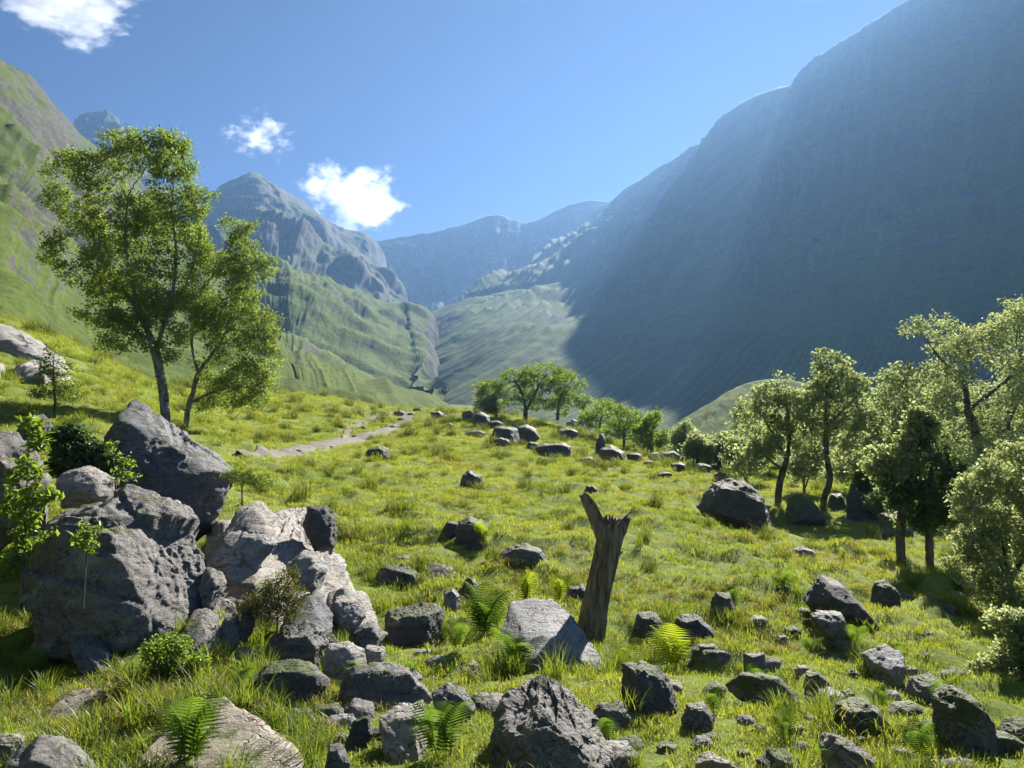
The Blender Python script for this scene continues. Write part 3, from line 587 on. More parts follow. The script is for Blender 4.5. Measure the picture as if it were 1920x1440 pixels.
for o, m_, Y_, lab in [([(600,1180),(615,1110),(640,1060),(668,1085),(700,1140),(742,1185),(735,1215),(660,1220)], 'pale', 7.2, 'jagged lower plate of the cracked outcrop, next to the flat topped block'),
   ([(400,1020),(430,960),(480,930),(520,960),(500,1030),(440,1060)], 'pale', 7.5, 'pale edged plate on the uphill face of the cracked outcrop'),
   ([(520,1180),(545,1120),(590,1100),(625,1150),(620,1200),(560,1205)], 'grey', 6.9, 'leaning slab at the foot of the heather clump'),
   ([(330,1230),(350,1150),(385,1110),(410,1160),(436,1215),(415,1255),(360,1255)], 'grey', 6.1, 'pointed spur broken from the large broken boulder'),
   ([(640,1330),(665,1310),(700,1318),(712,1345),(680,1352)], 'grey', None, 'low grey stone between long ridged rock and pale rounded boulder'),
   ([(900,1320),(925,1300),(955,1305),(960,1330),(925,1340)], 'buff', None, 'pale stone tucked behind the rugged foreground boulder')]:
    rock(B, o, m_, lab, Y=Y_, level=5, frac=0.12, strata=0.06, lean=1.5)
for k, (cx, cy, w, h) in enumerate([(1450,1240,40,26),(1340,1290,44,30),(1500,1400,50,30),(1400,1350,36,24),(1745,1230,40,26),(1790,1260,46,30),(1560,1230,30,22),(1480,1420,36,22),(1720,1385,60,36),(1800,1430,70,34),(1250,1400,44,26),(1330,1380,40,22),(1610,1425,40,28),(1190,1390,36,22),(1370,1440,40,24),(1450,1300,40,24),(1590,1350,34,22),(1300,1240,30,18)]):
    rock('stone', blob(cx, cy, w, h, 240 + k), ['grey', 'moss', 'dark'][k % 3], 'fist to head sized stone in the rubble below the turf capped ledge', level=4, group='rubble stones on the lower slope', K=9, lean=0.8, drop=0.2)

for k, (cx, cy, w, h, m_, Y_) in enumerate([(455,1235,60,50,'grey',6.2),(430,1180,44,60,'grey',6.5),(395,1090,50,70,'grey',6.9),(470,1020,90,60,'pale',7.6),(575,1060,80,60,'pale',7.6),(650,1140,70,60,'pale',7.3),(690,1190,60,50,'grey',7.1),(560,1215,60,50,'grey',6.5),(700,1225,50,34,'pale',6.6),(760,1265,60,36,'grey',6.1),(590,1320,70,36,'grey',5.6),(530,1330,60,30,'grey',5.5),(300,960,90,60,'pale',7.4)]):
    rock(B, blob(cx, cy, w, h, 300 + k, 6), m_, 'angular broken block wedged into the cracked outcrop and its foot', Y=Y_, level=5, group='broken blocks of the outcrop', K=6, frac=0.1, strata=0.06, lean=0.9, seed=300 + k)
rsx = np.random.RandomState(77)
for k in range(34):
    cx = rsx.uniform(600, 1880); cy = rsx.uniform(1190, 1425) if cx < 1250 else rsx.uniform(1130, 1425); w = rsx.uniform(34, 90) * (0.5 + 0.5 * (cy - 1000) / 420); h = w * rsx.uniform(0.4, 0.75)
    if 930 < cx < 1140 and cy > 1110: continue
    rock('stone', blob(cx, cy, w, h, 400 + k, 6), ['grey', 'dark', 'moss', 'pale', 'buff'][k % 5], 'half buried angular rock showing through the rough turf of the lower slope', level=4, group='half buried rocks of the lower slope', K=6, frac=0.08, lean=0.9, drop=0.10, seed=400 + k)

# ------------------------------------------------------------------ wood and leaf materials
def mat_leaf(name, c1, c2, tr=0.5, gloss=0.03, tcol=None):
    t = NT(name); g = t.n('NewGeometry'); oi = t.n('ObjectInfo')
    f = t.math('FRACT', t.math('ADD', g.outputs['Random Per Island'], oi.outputs['Random']))
    big = t.noise(g.outputs['Position'], 0.35, 3)
    f = t.math('ADD', t.math('MULTIPLY', f, 0.7), t.math('MULTIPLY', t.math('SUBTRACT', big, 0.35), 1.0))
    c = t.mix(f, c1, c2)
    d = t.n('BsdfDiffuse'); t.l(c, d.inputs[0]); tl = t.n('BsdfTranslucent')
    ct = t.n('MixRGB', blend_type='MULTIPLY'); ct.inputs[0].default_value = 1.0; t.l(c, ct.inputs[1]); ct.inputs[2].default_value = (*(tcol or (1.5, 1.55, 0.6)), 1)
    t.l(ct.outputs[0], tl.inputs[0])
    m = t.n('MixShader'); m.inputs[0].default_value = tr; t.l(d.outputs[0], m.inputs[1]); t.l(tl.outputs[0], m.inputs[2])
    gl = t.n('BsdfGlossy'); gl.inputs['Roughness'].default_value = 0.42; gl.inputs[0].default_value = (0.9, 0.95, 0.9, 1)
    m2 = t.n('MixShader'); m2.inputs[0].default_value = gloss; t.l(m.outputs[0], m2.inputs[1]); t.l(gl.outputs[0], m2.inputs[2])
    t.l(m2.outputs[0], t.out.inputs[0]); return t.m
def mat_bark(name, dark, light, moss=0.0):
    t = NT(name); pos = t.n('NewGeometry').outputs['Position']
    n = t.noise(t.scaled(pos, (9, 9, 2.2)), 1.0, 6, 0.7); c = t.ramp(n, [(0.4, dark), (0.62, light)])
    c = t.mix(t.ramp(t.noise(pos, 4.0, 4), [(0.62 - moss * 0.3, 0.0), (0.72 - moss * 0.3, 1.0)]), c, (0.05, 0.06, 0.025))
    return t.surface(c, 0.9, t.bump(n, 0.8, 0.03), 0.2)
M_BIRCH = mat_bark('birch_bark', (0.09, 0.08, 0.075), (0.30, 0.28, 0.26))
M_ALDER = mat_bark('alder_bark', (0.06, 0.05, 0.045), (0.16, 0.14, 0.125), 0.3)
L_BIRCH = mat_leaf('birch_leaf', (0.10, 0.145, 0.045), (0.205, 0.25, 0.085), 0.65)
L_BRIGHT = mat_leaf('rowan_leaf', (0.10, 0.16, 0.03), (0.20, 0.26, 0.055), 0.62)
L_PALE = mat_leaf('alder_leaf_glare', (0.18, 0.22, 0.125), (0.33, 0.37, 0.225), 0.64, 0.04, (1.45, 1.45, 0.85))  # veiling glare over the wood is put into this paler, greyer leaf colour
L_WILLOW = mat_leaf('willow_leaf', (0.19, 0.225, 0.13), (0.35, 0.385, 0.245), 0.64, 0.05, (1.45, 1.45, 0.85))
L_DARK = mat_leaf('holly_leaf', (0.045, 0.078, 0.03), (0.085, 0.125, 0.05), 0.4, 0.04)

DBG = []
def tubes(A, Bp, ra, rb, sides):
    """independent tapered segments, A->Bp"""
    n = len(A); d = Bp - A; L = np.linalg.norm(d, axis=1)[:, None] + 1e-9; d = d / L
    up = np.where(np.abs(d[:, 2:3]) > 0.9, np.array([[1., 0, 0]]), np.array([[0, 0, 1.]]))
    s = np.cross(d, up); s /= np.linalg.norm(s, axis=1)[:, None] + 1e-9; t = np.cross(d, s)
    a = np.linspace(0, 2 * math.pi, sides, endpoint=False)
    ring = np.cos(a)[None, :, None] * s[:, None] + np.sin(a)[None, :, None] * t[:, None]
    V = np.concatenate([A[:, None] + ring * ra[:, None, None], Bp[:, None] + ring * rb[:, None, None]], 1)   # n x 2s x 3
    k = np.arange(sides); k2 = (k + 1) % sides
    f = np.stack([k, k2, k2 + sides, k + sides], -1)
    F = (np.arange(n) * 2 * sides)[:, None, None] + f[None]
    return V.reshape(-1, 3), F.reshape(-1, 4)
def leaves(C, size, rs, flat=0.5, ratio=0.62):
    n = len(C); nr = rs.normal(size=(n, 3)); nr[:, 2] = np.abs(nr[:, 2]) + flat; nr /= np.linalg.norm(nr, axis=1)[:, None]
    a = rs.normal(size=(n, 3)); a -= (a * nr).sum(1)[:, None] * nr; a /= np.linalg.norm(a, axis=1)[:, None]; b = np.cross(nr, a)
    L = (size * rs.uniform(0.65, 1.25, n))[:, None]
    p0 = C - a * L * 0.5; p2 = C + a * L * 0.5; p1 = C + b * L * ratio * 0.5 + nr * L * 0.1 - a * L * 0.08; p3 = C - b * L * ratio * 0.5 + nr * L * 0.1 - a * L * 0.08
    V = np.stack([p0, p1, p2, p3], 1).reshape(-1, 3); i = np.arange(n)[:, None] * 4
    F = np.concatenate([i + np.array([[0, 1, 2]]), i + np.array([[0, 2, 3]])], 1).reshape(-1, 3)
    return V, F
def grow(trunks, crowns, n_attr, step, seed, wob=0.25, kill=None, infl=None):
    rs = np.random.RandomState(seed); kill = kill or step * 1.25; infl = infl or step * 26
    nodes = []; par = []
    for tr in trunks:
        tr = np.asarray(tr, float); L = np.linalg.norm(np.diff(tr, axis=0), axis=1).sum(); m = max(3, int(L / step)); Q = cr(tr, m)
        start = -1
        if nodes:  # join the nearest existing node
            dd = np.linalg.norm(np.array(nodes) - Q[0], axis=1); start = int(dd.argmin())
        for k, q in enumerate(Q):
            if start >= 0 and k == 0: prev = start; continue
            nodes.append(q + rs.normal(size=3) * step * 0.08); par.append(start if k == 0 else prev); prev = len(nodes) - 1
    vol = np.array([c[3] * c[4] * c[5] for c in crowns]); cnt = (n_attr * vol ** 0.8 / (vol ** 0.8).sum()).astype(int) + 4; at = []
    for c, k in zip(crowns, cnt):
        q = rs.normal(size=(k, 3)); q /= np.linalg.norm(q, axis=1)[:, None]; q *= (rs.uniform(0.0, 1, k) ** 0.42)[:, None]
        at.append(np.array(c[:3]) + q * np.array(c[3:6]))
    at = np.concatenate(at); nd = np.array(nodes); pr = list(par)
    D = np.linalg.norm(at[:, None] - nd[None], axis=2); near = D.argmin(1); dist = D.min(1); alive = np.ones(len(at), bool)
    for it in range(260):
        ok = alive & (dist < infl)
        if not ok.any(): break
        idx = np.unique(near[ok]); new = []
        acc = np.zeros((len(nd), 3)); v = at[ok] - nd[near[ok]]; v /= np.linalg.norm(v, axis=1)[:, None]; np.add.at(acc, near[ok], v)
        dirs = acc[idx]; dirs /= np.linalg.norm(dirs, axis=1)[:, None] + 1e-6
        dirs = dirs + rs.normal(size=dirs.shape) * wob; dirs[:, 2] -= 0.05; dirs /= np.linalg.norm(dirs, axis=1)[:, None]
        new = nd[idx] + dirs * step; base = len(nd); nd = np.concatenate([nd, new]); pr += list(idx)
        d2 = np.linalg.norm(at[:, None] - new[None], axis=2); k = d2.argmin(1); m = d2[np.arange(len(at)), k]; b = m < dist
        near[b] = base + k[b]; dist[b] = m[b]; alive &= dist > kill
        if len(nd) > 8000: break
    return nd, np.array(pr)
def tree_meshes(trunks, crowns, n_attr, step, seed, r_base, n_leaf, leaf, lmat, bmat, wob=0.25, spread=1.6, origin=None, tip=0.005, ratio=0.62, expo=0.5, clump=1.0):
    nd, par = grow(trunks, crowns, n_attr, step, seed, wob); n = len(nd); DBG.append((seed, n)); rs = np.random.RandomState(seed + 1)
    kids = np.zeros(n, int); np.add.at(kids, par[par >= 0], 1); cnt = (kids == 0).astype(float)
    for i in range(n - 1, -1, -1):
        if par[i] >= 0: cnt[par[i]] += cnt[i]
    rad = np.maximum(tip, r_base * (cnt / cnt.max()) ** expo)
    root = par < 0; rad[root] *= 1.15
    o = np.array(origin); P = nd - o; e = np.nonzero(par >= 0)[0]
    A, Bq = P[par[e]], P[e]; ra = np.minimum(rad[par[e]], rad[e] * 1.35); rb = rad[e]
    A = A - (Bq - A) * 0.12
    out = {}; sel = rb > 0.3 * r_base
    V, F = tubes(A[sel], Bq[sel], ra[sel], rb[sel], 8); V2, F2 = tubes(A[~sel], Bq[~sel], ra[~sel], rb[~sel], 3)
    out['trunk'] = mesh_np('trunk', np.concatenate([V, V2]), np.concatenate([F, F2 + len(V)]), bmat)
    tips = np.nonzero(cnt <= 3)[0]; tips = tips[tips > 3]
    wt = np.exp(clump * rs.normal(size=len(tips))); pick = rs.choice(tips, n_leaf, p=wt / wt.sum())
    C = P[pick] + rs.normal(size=(n_leaf, 3)) * step * spread * np.array([0.55, 0.55, 0.5])
    V, F = leaves(C, leaf, rs, 0.35, ratio); out['crown'] = mesh_np('crown', V, F, lmat, False)
    return out
def place_tree(name, meshes, loc, label, cat='tree', group=None, rotz=0, sc=1.0):
    e = link(name, None, None, loc, (0, 0, rotz), sc); tag(e, label, cat, group)
    for k, me in meshes.items(): link(k, me, e)
    return e
def tree_px(name, base, trunks, crowns, label, n_attr, n_leaf, leaf, wpx, lmat, bmat, seed, step_px=10, wob=0.25, cat='tree', depth=0.8, Y=None, group=None, spread=1.9, expo=0.6, ratio=0.62, clump=0.5, sub=14):
    """base pixel stands on the ground; trunk points, crowns (px,py,rx,ry[,metres back]) at that distance"""
    b = hit(*base) if Y is None else pt(base[0], base[1], Y); Yb = b[1]; DBG.append((name, base, round(Yb, 1))); s = Yb / FPX
    T = []
    for tr in trunks:
        q = [pt(p[0], p[1], Yb + (p[2] if len(p) > 2 else 0)) for p in tr]; T.append(q)
    T[0] = [b - np.array([0, 0, 0.25])] + T[0]
    C = []
    for c in crowns:
        m = pt(c[0], c[1], Yb + (c[4] if len(c) > 4 else 0)); C.append((*m, c[2] * s, min(c[2], c[3] * 1.3) * s * depth, c[3] * s))
    rs = np.random.RandomState(seed + 99); C2 = []
    for c in C:
        for k in range(sub):
            d = rs.normal(size=3); d /= np.linalg.norm(d); d *= rs.uniform(0.25, 0.95); f = rs.uniform(0.26, 0.5)
            C2.append((c[0] + d[0] * c[3], c[1] + d[1] * c[4], c[2] + d[2] * c[5], c[3] * f, c[4] * f, c[5] * f * 0.8))
    C = C2 or C
    me = tree_meshes(T, C, int(n_attr * 1.9), step_px * 0.62 * s, seed, 0.5 * wpx * s, n_leaf, leaf, lmat, bmat, wob, spread, b, max(0.003, 0.28 * s), ratio, expo, clump)
    return place_tree(name, me, b, label, cat, group), me

# the two birches by the peaked boulder
tree_px('birch_tree', (312,800), [[(308,750),(298,690),(285,640),(262,585),(245,520),(235,450),(240,370)],[(292,655),(310,600),(325,540),(330,470),(322,400)],[(285,640),(230,600),(190,540),(165,480)],[(262,585),(200,500),(170,420),(165,350)],[(310,600),(355,520),(375,440)]],
 [(255,275,85,55),(170,312,78,62),(325,335,70,78),(250,420,120,70),(140,420,60,70),(180,520,75,80),(290,540,90,85),(350,440,60,70),(230,620,70,50),(370,380,45,45),(320,275,45,42),(110,380,38,50),(110,480,36,40),(200,600,50,40),(330,640,50,45)],
 'tall full crowned birch behind the peaked boulder, its trunk curving up', 2800, 54000, 0.095, 18, L_BIRCH, M_BIRCH, 1, 8, 0.22, depth=1.0)
tree_px('birch_tree', (350,802), [[(352,770),(362,735),(372,700),(400,660),(440,600)],[(358,755),(400,735),(450,725),(500,735)],[(372,700),(360,640),(372,560)]],
 [(430,500,70,75),(470,590,62,80),(400,610,55,70),(480,690,50,60),(420,700,70,45),(450,440,40,35),(500,640,35,60),(370,560,35,50),(470,750,50,30),(400,760,40,26),(385,490,48,62),(395,570,50,55)],
 'smaller bushy birch leaning away from the tall birch, low branches', 1900, 36000, 0.092, 11, L_BIRCH, M_BIRCH, 2, 8, 0.25, depth=1.0)
# trees at the far edge of the meadow
tree_px('rowan_tree', (985,790), [[(985,765),(980,740),(965,715)],[(985,772),(1000,745),(1015,715)]], [(960,712,60,28),(1010,700,50,24),(925,735,36,26),(985,740,45,24),(1030,725,34,30),(935,757,38,20),(1015,757,44,20)],
 'spreading rowan with two dark stems at the far meadow edge', 800, 10000, 0.17, 9, L_BRIGHT, M_ALDER, 3, 5, 0.25)
tree_px('rowan_tree', (1045,782), [[(1048,760),(1055,735)]], [(1062,722,36,30),(1045,748,34,28),(1088,752,28,26)], 'smaller rowan close beside the spreading rowan', 420, 5000, 0.17, 6, L_BRIGHT, M_ALDER, 4, 5, Y=66)
for k, (bx, by, cx, cy, rx, ry, lab) in enumerate([(1125,812,1128,772,44,30,'leafy bush just downhill of the two rowans'),(1170,832,1172,790,42,32,'leafy bush between the rowans and the rock line, broadest of its row'),(1222,845,1222,806,28,34,'narrow leafy bush at the end of the bush row'),
      (1282,862,1280,822,28,36,'small airy tree before the sunlit spur, apart from the bush row'),(930,782,915,752,24,24,'low shrub under the left hand boughs of the spreading rowan')]):
    tree_px('leafy_bush', (bx, by), [[(bx, by - 15), (cx, cy + 8)]], [(cx, cy, rx * 1.2, ry * 1.2), (cx - rx * .5, cy + ry * .6, rx * .8, ry * .7), (cx + rx * .6, cy + ry * .6, rx * .9, ry * .7)], lab, 360, 4500, 0.15, 5, L_BRIGHT if k < 3 else L_PALE, M_ALDER, 20 + k, 5, 0.3, 'bush', Y=[60, 54, 50, 46, 64][k])
# the wood on the right
tree_px('alder_tree', (1458,945), [[(1462,905),(1475,860),(1480,820),(1476,770),(1470,735)],[(1475,860),(1450,815),(1430,780)],[(1470,880),(1440,860),(1415,830)],[(1480,820),(1500,780)]],
 [(1460,735,62,38),(1415,770,35,45),(1505,760,35,40),(1420,840,42,44),(1460,810,62,50),(1500,840,34,40),(1400,870,30,26)], 'slim alder with bare lower trunk beside the massive dark boulder', 1050, 9000, 0.13, 13, L_PALE, M_ALDER, 5, 7, 0.28)
tree_px('alder_tree', (1540,952), [[(1545,935),(1556,900),(1550,850),(1548,790),(1550,740),(1556,700)],[(1548,800),(1580,770),(1610,740)],[(1550,850),(1520,820)]],
 [(1556,695,52,40),(1550,740,60,35),(1605,715,32,28),(1530,790,40,40),(1585,800,50,55),(1610,770,36,40),(1520,850,36,34),(1590,860,36,30)], 'tall alder with rounded crown, second tree in from the meadow', 1000, 9000, 0.13, 12, L_PALE, M_ALDER, 6, 7, 0.25)
tree_px('alder_tree', (1672,945), [[(1672,890),(1660,845),(1640,800),(1620,770)],[(1660,845),(1685,810),(1700,770)],[(1665,870),(1630,840),(1612,790)]],
 [(1660,770,60,50),(1700,720,60,45),(1625,790,40,55),(1710,790,54,55),(1650,850,56,46),(1700,870,40,36)], 'forked alder standing deeper in the wood', 950, 8500, 0.14, 12, L_PALE, M_ALDER, 7, 7, 0.3)
tree_px('alder_tree', (1836,960), [[(1834,870),(1832,820),(1815,770),(1806,710),(1770,680),(1745,650)],[(1806,710),(1815,670),(1810,640)],[(1815,770),(1860,735),(1900,700),(1915,660)],[(1806,710),(1850,715),(1880,690)]],
 [(1712,610,32,22),(1765,620,42,36),(1800,650,60,45),(1860,630,60,50),(1905,600,50,38),(1900,690,50,60),(1770,710,60,45),(1850,770,66,60),(1750,770,50,50),(1880,840,60,50),(1800,830,44,44)], 'tall twisted alder rising above the rest of the wood', 1700, 15000, 0.125, 17, L_PALE, M_ALDER, 8, 7, 0.34, depth=1.0)
tree_px('alder_tree', (1915,950), [[(1890,860),(1885,800),(1905,750),(1925,690),(1935,620)]], [(1920,590,50,40),(1950,640,60,70),(1900,720,50,60),(1960,760,70,60)], 'alder with crooked limb beyond the tall twisted alder', 950, 8000, 0.13, 15, L_PALE, M_ALDER, 9, 7, 0.34)
tree_px('ivy_clad_tree', (1742,1048), [[(1742,1000),(1742,940),(1745,880)],[(1742,1010),(1765,970),(1800,950)],[(1742,1000),(1722,970)]],
 [(1745,860,45,60),(1750,920,60,50),(1720,930,40,40),(1790,900,40,50),(1690,910,40,56),(1740,975,56,34),(1790,960,40,30),(1735,800,36,36)], 'dark leafed tree with several stems from one base at the wood edge', 1000, 10000, 0.085, 15, L_DARK, M_ALDER, 10, 8, 0.25)
tree_px('alder_tree', (1690,1045), [[(1688,1010),(1692,960),(1700,900)],[(1690,990),(1670,960)]], [(1705,850,40,50),(1680,900,35,40),(1720,800,40,40),(1660,870,30,40)], 'thick mossy leaning trunk next to the dark leafed tree', 600, 6500, 0.095, 17, L_PALE, M_ALDER, 11, 8, 0.3)
tree_px('willow_shrub', (1900,1120), [[(1890,1080),(1880,1020)],[(1900,1090),(1850,1030)],[(1900,1080),(1940,1000)]],
 [(1870,900,60,60),(1910,850,50,40),(1850,960,70,50),(1900,1000,70,70),(1840,1040,60,45),(1800,1010,30,30),(1880,1085,66,44),(1960,950,70,80),(1840,1100,50,34),(1920,1120,60,30)], 'big pale willow shrub hanging over the slope at the wood edge', 1800, 20000, 0.06, 14, L_WILLOW, M_ALDER, 12, 9, 0.3, 'shrub', Y=11.2, depth=0.9)
tree_px('willow_shrub', (1925,1290), [[(1915,1250),(1890,1220)],[(1920,1250),(1950,1200)]],
 [(1890,1220,45,36),(1930,1190,50,40),(1850,1250,30,22),(1940,1270,60,40),(1880,1160,36,22),(1890,1275,40,26)], 'low pale willow spray above the rounded mossy boulder', 1000, 10000, 0.045, 10, L_WILLOW, M_ALDER, 13, 9, 0.3, 'shrub', Y=7.6, depth=0.8)
for k, (bx, by, cy, rx, ry, lab) in enumerate([(1400,905,850,40,34,'low thicket bush left of the slim alder'),(1510,925,868,34,38,'thin sapling clump between the first two alders'),(1600,925,862,42,44,'bushy sapling behind the pointed dark rock'),
      (1625,960,905,30,34,'bright leaved sapling beside the pointed dark rock'),(1660,985,930,34,38,'leafy sapling below the forked alder'),(1790,960,880,60,60,'dense shrub under the tall twisted alder'),(1430,885,820,60,40,'broad far thicket bush behind the slim alder'),(1580,890,810,60,50,'broad far thicket bush behind the tall alder'),(1735,905,820,60,60,'broad far thicket bush behind the dark leafed tree'),(1330,880,848,30,26,'low bush at the near foot of the sunlit spur')]):
    tree_px('sapling', (bx, by), [[(bx - 3, by - ry * .6), (bx + 4, cy)], [(bx, by - 8), (bx + rx * .4, cy)]], [(bx, cy, rx, ry), (bx - rx * .5, cy + ry * .4, rx * .6, ry * .6), (bx + rx * .5, cy + ry * .2, rx * .6, ry * .7)], lab, 520, 4500, 0.12, 6, L_BRIGHT if k == 3 else L_PALE, M_ALDER, 40 + k, 7, 0.3, 'bush')
for k, (bx, by, cy, rx, ry) in enumerate([(1410,880,800,46,50),(1480,878,805,50,52),(1545,876,790,55,60),(1610,880,800,50,60),(1665,885,780,60,70),(1720,890,770,60,70),(1780,895,760,60,80),(1830,900,800,70,70),(1890,905,780,70,90),(1350,868,835,34,34),(1310,866,838,26,26)]):
    tree_px('thicket_tree', (bx, by), [[(bx - 3, by - ry * .5), (bx + 6, cy + ry * .3)], [(bx, by - 8), (bx - rx * .4, cy)]], [(bx, cy - ry * .2, rx * .9, ry * .8), (bx - rx * .5, cy + ry * .3, rx * .6, ry * .6), (bx + rx * .5, cy + ry * .2, rx * .6, ry * .7)], 'small pale tree in the crowded back row of the wood', 480, 4500, 0.17, 7, L_PALE, M_ALDER, 80 + k, 7, 0.3, group='back row of the wood', Y=46 - k)
# growth round the boulders on the left
tree_px('holly_bush', (150,905), [[(150,880),(150,850)],[(150,880),(120,850)],[(150,880),(175,850)]], [(150,840,50,45),(115,830,35,40),(180,860,32,40),(120,880,40,28)], 'dark glossy bush filling the gap behind the large broken boulder', 700, 8000, 0.06, 8, L_DARK, M_ALDER, 60, 8, 0.3, 'bush', Y=9.0)
tree_px('sapling', (104,778), [[(103,740),(100,700),(101,665)]], [(100,690,34,26),(90,730,40,26),(130,735,40,22),(102,660,14,20)], 'thin dark sapling standing free above the dark glossy bush', 260, 1500, 0.08, 5, L_BIRCH, M_ALDER, 61, 8, 0.3, 'sapling', Y=20)
tree_px('rowan_sapling', (45,1080), [[(47,1000),(50,920),(52,860),(55,800)],[(47,980),(30,930)],[(50,920),(85,880)]], [(58,800,22,26),(80,830,24,26),(50,880,34,28),(40,950,36,34),(50,1010,40,34),(85,930,24,20),(30,1050,30,24)], 'slender rowan sapling with bright leaves by the large broken boulder', 300, 1100, 0.075, 5, L_BRIGHT, M_ALDER, 62, 9, 0.25, 'sapling', Y=6.2, ratio=0.45)
tree_px('rowan_sapling', (215,960), [[(217,900),(212,860),(208,830)],[(216,890),(235,870)]], [(210,835,14,14),(232,868,18,14),(215,890,16,16),(245,890,20,14)], 'tiny rowan shoot growing before the peaked boulder', 110, 170, 0.06, 3, L_BRIGHT, M_ALDER, 63, 8, 0.25, 'sapling', Y=7.9, ratio=0.45)
tree_px('rowan_sapling', (160,1075), [[(165,1020),(172,990)],[(162,1040),(145,1010)]], [(175,990,20,14),(150,1010,18,16),(168,1020,24,14)], 'bright leafy shoot against the shaded front of the large broken boulder', 110, 150, 0.055, 3, L_BRIGHT, M_ALDER, 64, 8, 0.25, 'sapling', Y=5.8, ratio=0.45)
tree_px('bilberry_bush', (320,1300), [[(318,1270),(312,1240)],[(320,1275),(345,1250)]], [(312,1225,42,40),(345,1262,45,34),(295,1265,32,30),(370,1280,36,18)], 'small leafed green bush at the foot of the large broken boulder', 700, 6500, 0.026, 5, L_BRIGHT, M_ALDER, 65, 9, 0.35, 'bush', Y=5.7)
tree_px('heather_clump', (520,1175), [[(520,1150),(515,1120)],[(520,1160),(545,1130)],[(518,1165),(490,1140)]], [(515,1100,50,34),(545,1125,42,34),(490,1125,36,30),(520,1150,50,24),(470,1150,30,20)], 'olive heather clump growing on the cracked outcrop', 700, 6000, 0.028, 4, mat_leaf('heather_leaf', (0.085, 0.095, 0.03), (0.16, 0.155, 0.05), 0.4), M_ALDER, 66, 9, 0.35, 'bush', Y=6.75, ratio=0.35)
tree_px('heather_clump', (455,920), [[(455,905),(455,895)]], [(450,890,36,16),(480,905,30,14)], 'heather fringe on the upper edge of the cracked outcrop', 260, 2200, 0.03, 3, L_BIRCH, M_ALDER, 67, 8, 0.35, 'bush', Y=8.4, ratio=0.35)

# ------------------------------------------------------------------ dead stump
def stump():
    t = NT('weathered_wood'); pos = t.n('NewGeometry').outputs['Position']
    n = t.noise(t.scaled(pos, (26, 26, 2.0), (0.0, -0.16, 0)), 1.0, 8, 0.7); c = t.ramp(n, [(0.36, (0.06, 0.047, 0.036)), (0.5, (0.19, 0.152, 0.118)), (0.66, (0.34, 0.29, 0.235))])
    c = t.mix(t.ramp(t.noise(pos, 5, 5), [(0.58, 0.0), (0.68, 0.6)]), c, (0.07, 0.055, 0.043))
    m = t.surface(c, 0.9, t.bump(n, 1.0, 0.03), 0.2)
    b = hit(1113, 1192); Y = b[1]
    e = link('dead_stump', None, None, b); tag(e, 'dead grey tree stump with forked broken top, leaning on the grassy slope', 'stump')
    def limb(name, px, jag, seed, sides=44, rows=70, hollow=True, mat=m):
        P = np.array([pt(x, y, Y + dy) - b for x, y, w, dy in px]); W = np.array([w for _, _, w, _ in px]) * 0.5 * Y / FPX
        Q = cr(P, rows); r = cr(W[:, None], rows)[:, 0]; T = np.gradient(Q, axis=0); T /= np.linalg.norm(T, axis=1)[:, None]
        sx = np.cross(T, np.array([0, 1., 0])); sx /= np.linalg.norm(sx, axis=1)[:, None]; sy = np.cross(T, sx)
        a = np.linspace(0, 2 * math.pi, sides, endpoint=False); rs = np.random.RandomState(seed)
        rib = 0.10 * np.sin(3 * a + 1.0) + 0.07 * np.sin(7 * a + 2) + 0.06 * np.sin(11 * a + seed)
        tt = np.linspace(0, 1, rows)
        V = []
        top = jag * np.array([rs.uniform(-1, 1) if k % 2 else rs.uniform(-.4, .6) for k in range(sides)])
        for i in range(rows):
            nz = perlin(np.stack([np.cos(a + tt[i]) * 1.6, np.sin(a + tt[i]) * 1.6, np.full(sides, tt[i] * 2.6 + seed)], -1))
            fine = perlin(np.stack([a * 5, np.full(sides, tt[i] * 3.0), np.full(sides, seed * 1.0)], -1))
            rad = r[i] * (1 + rib + 0.2 * nz + 0.11 * fine)
            rad = rad * (1 + 0.55 * max(0, 0.12 - tt[i]) / 0.12 * (0.5 + 0.5 * np.sin(4 * a)) * (1 if name == 'trunk' else 0))
            p = Q[i] + sx[i] * (np.cos(a) * rad)[:, None] + sy[i] * (np.sin(a) * rad)[:, None]
            if tt[i] > 0.86: p = p + T[i] * (top * ((tt[i] - 0.86) / 0.14) ** 2)[:, None]
            V.append(p)
        rim = V[-1]; cen = rim.mean(0)
        V.append(cen + (rim - cen) * 0.72 - T[-1] * r[-1] * 0.2); V.append(cen + (rim - cen) * 0.4 - T[-1] * r[-1] * 1.1); V.append(cen + (rim - cen) * 0.02 - T[-1] * r[-1] * 1.3)
        return link(name, mesh_np(name, np.concatenate(V), grid_faces(len(V), sides, True), mat), e)
    tr = limb('trunk', [(1098,1228,60,0),(1110,1188,50,0),(1119,1130,44,0),(1131,1070,42,0),(1142,1015,41,0.02),(1148,992,40,0.02),(1151,977,42,0.02)], 0.08, 3)
    limb('snag_branch', [(1139,1030,26,-.03),(1131,1002,28,-.03),(1120,978,24,-.01),(1109,955,22,0),(1098,934,17,.02),(1093,927,12,.02)], 0.03, 5, 28, 40)
    limb('snag_branch', [(1149,1025,26,0),(1160,1000,24,0),(1169,984,19,0),(1179,970,10,0)], 0.03, 8, 24, 30)
    for k, (x, y, x2, y2, w) in enumerate([(1144,985,1142,965,8),(1152,985,1154,970,9),(1137,985,1133,970,6),(1160,982,1163,972,7),(1160,1038,1168,1034,8),(1147,975,1149,966,5)]):
        limb('splinter', [(x, y, w, .0), ((x + x2) / 2, (y + y2) / 2, w * .7, -.01), (x2, y2, 1.5, -.01)], 0.004, 20 + k, 8, 8)
stump()

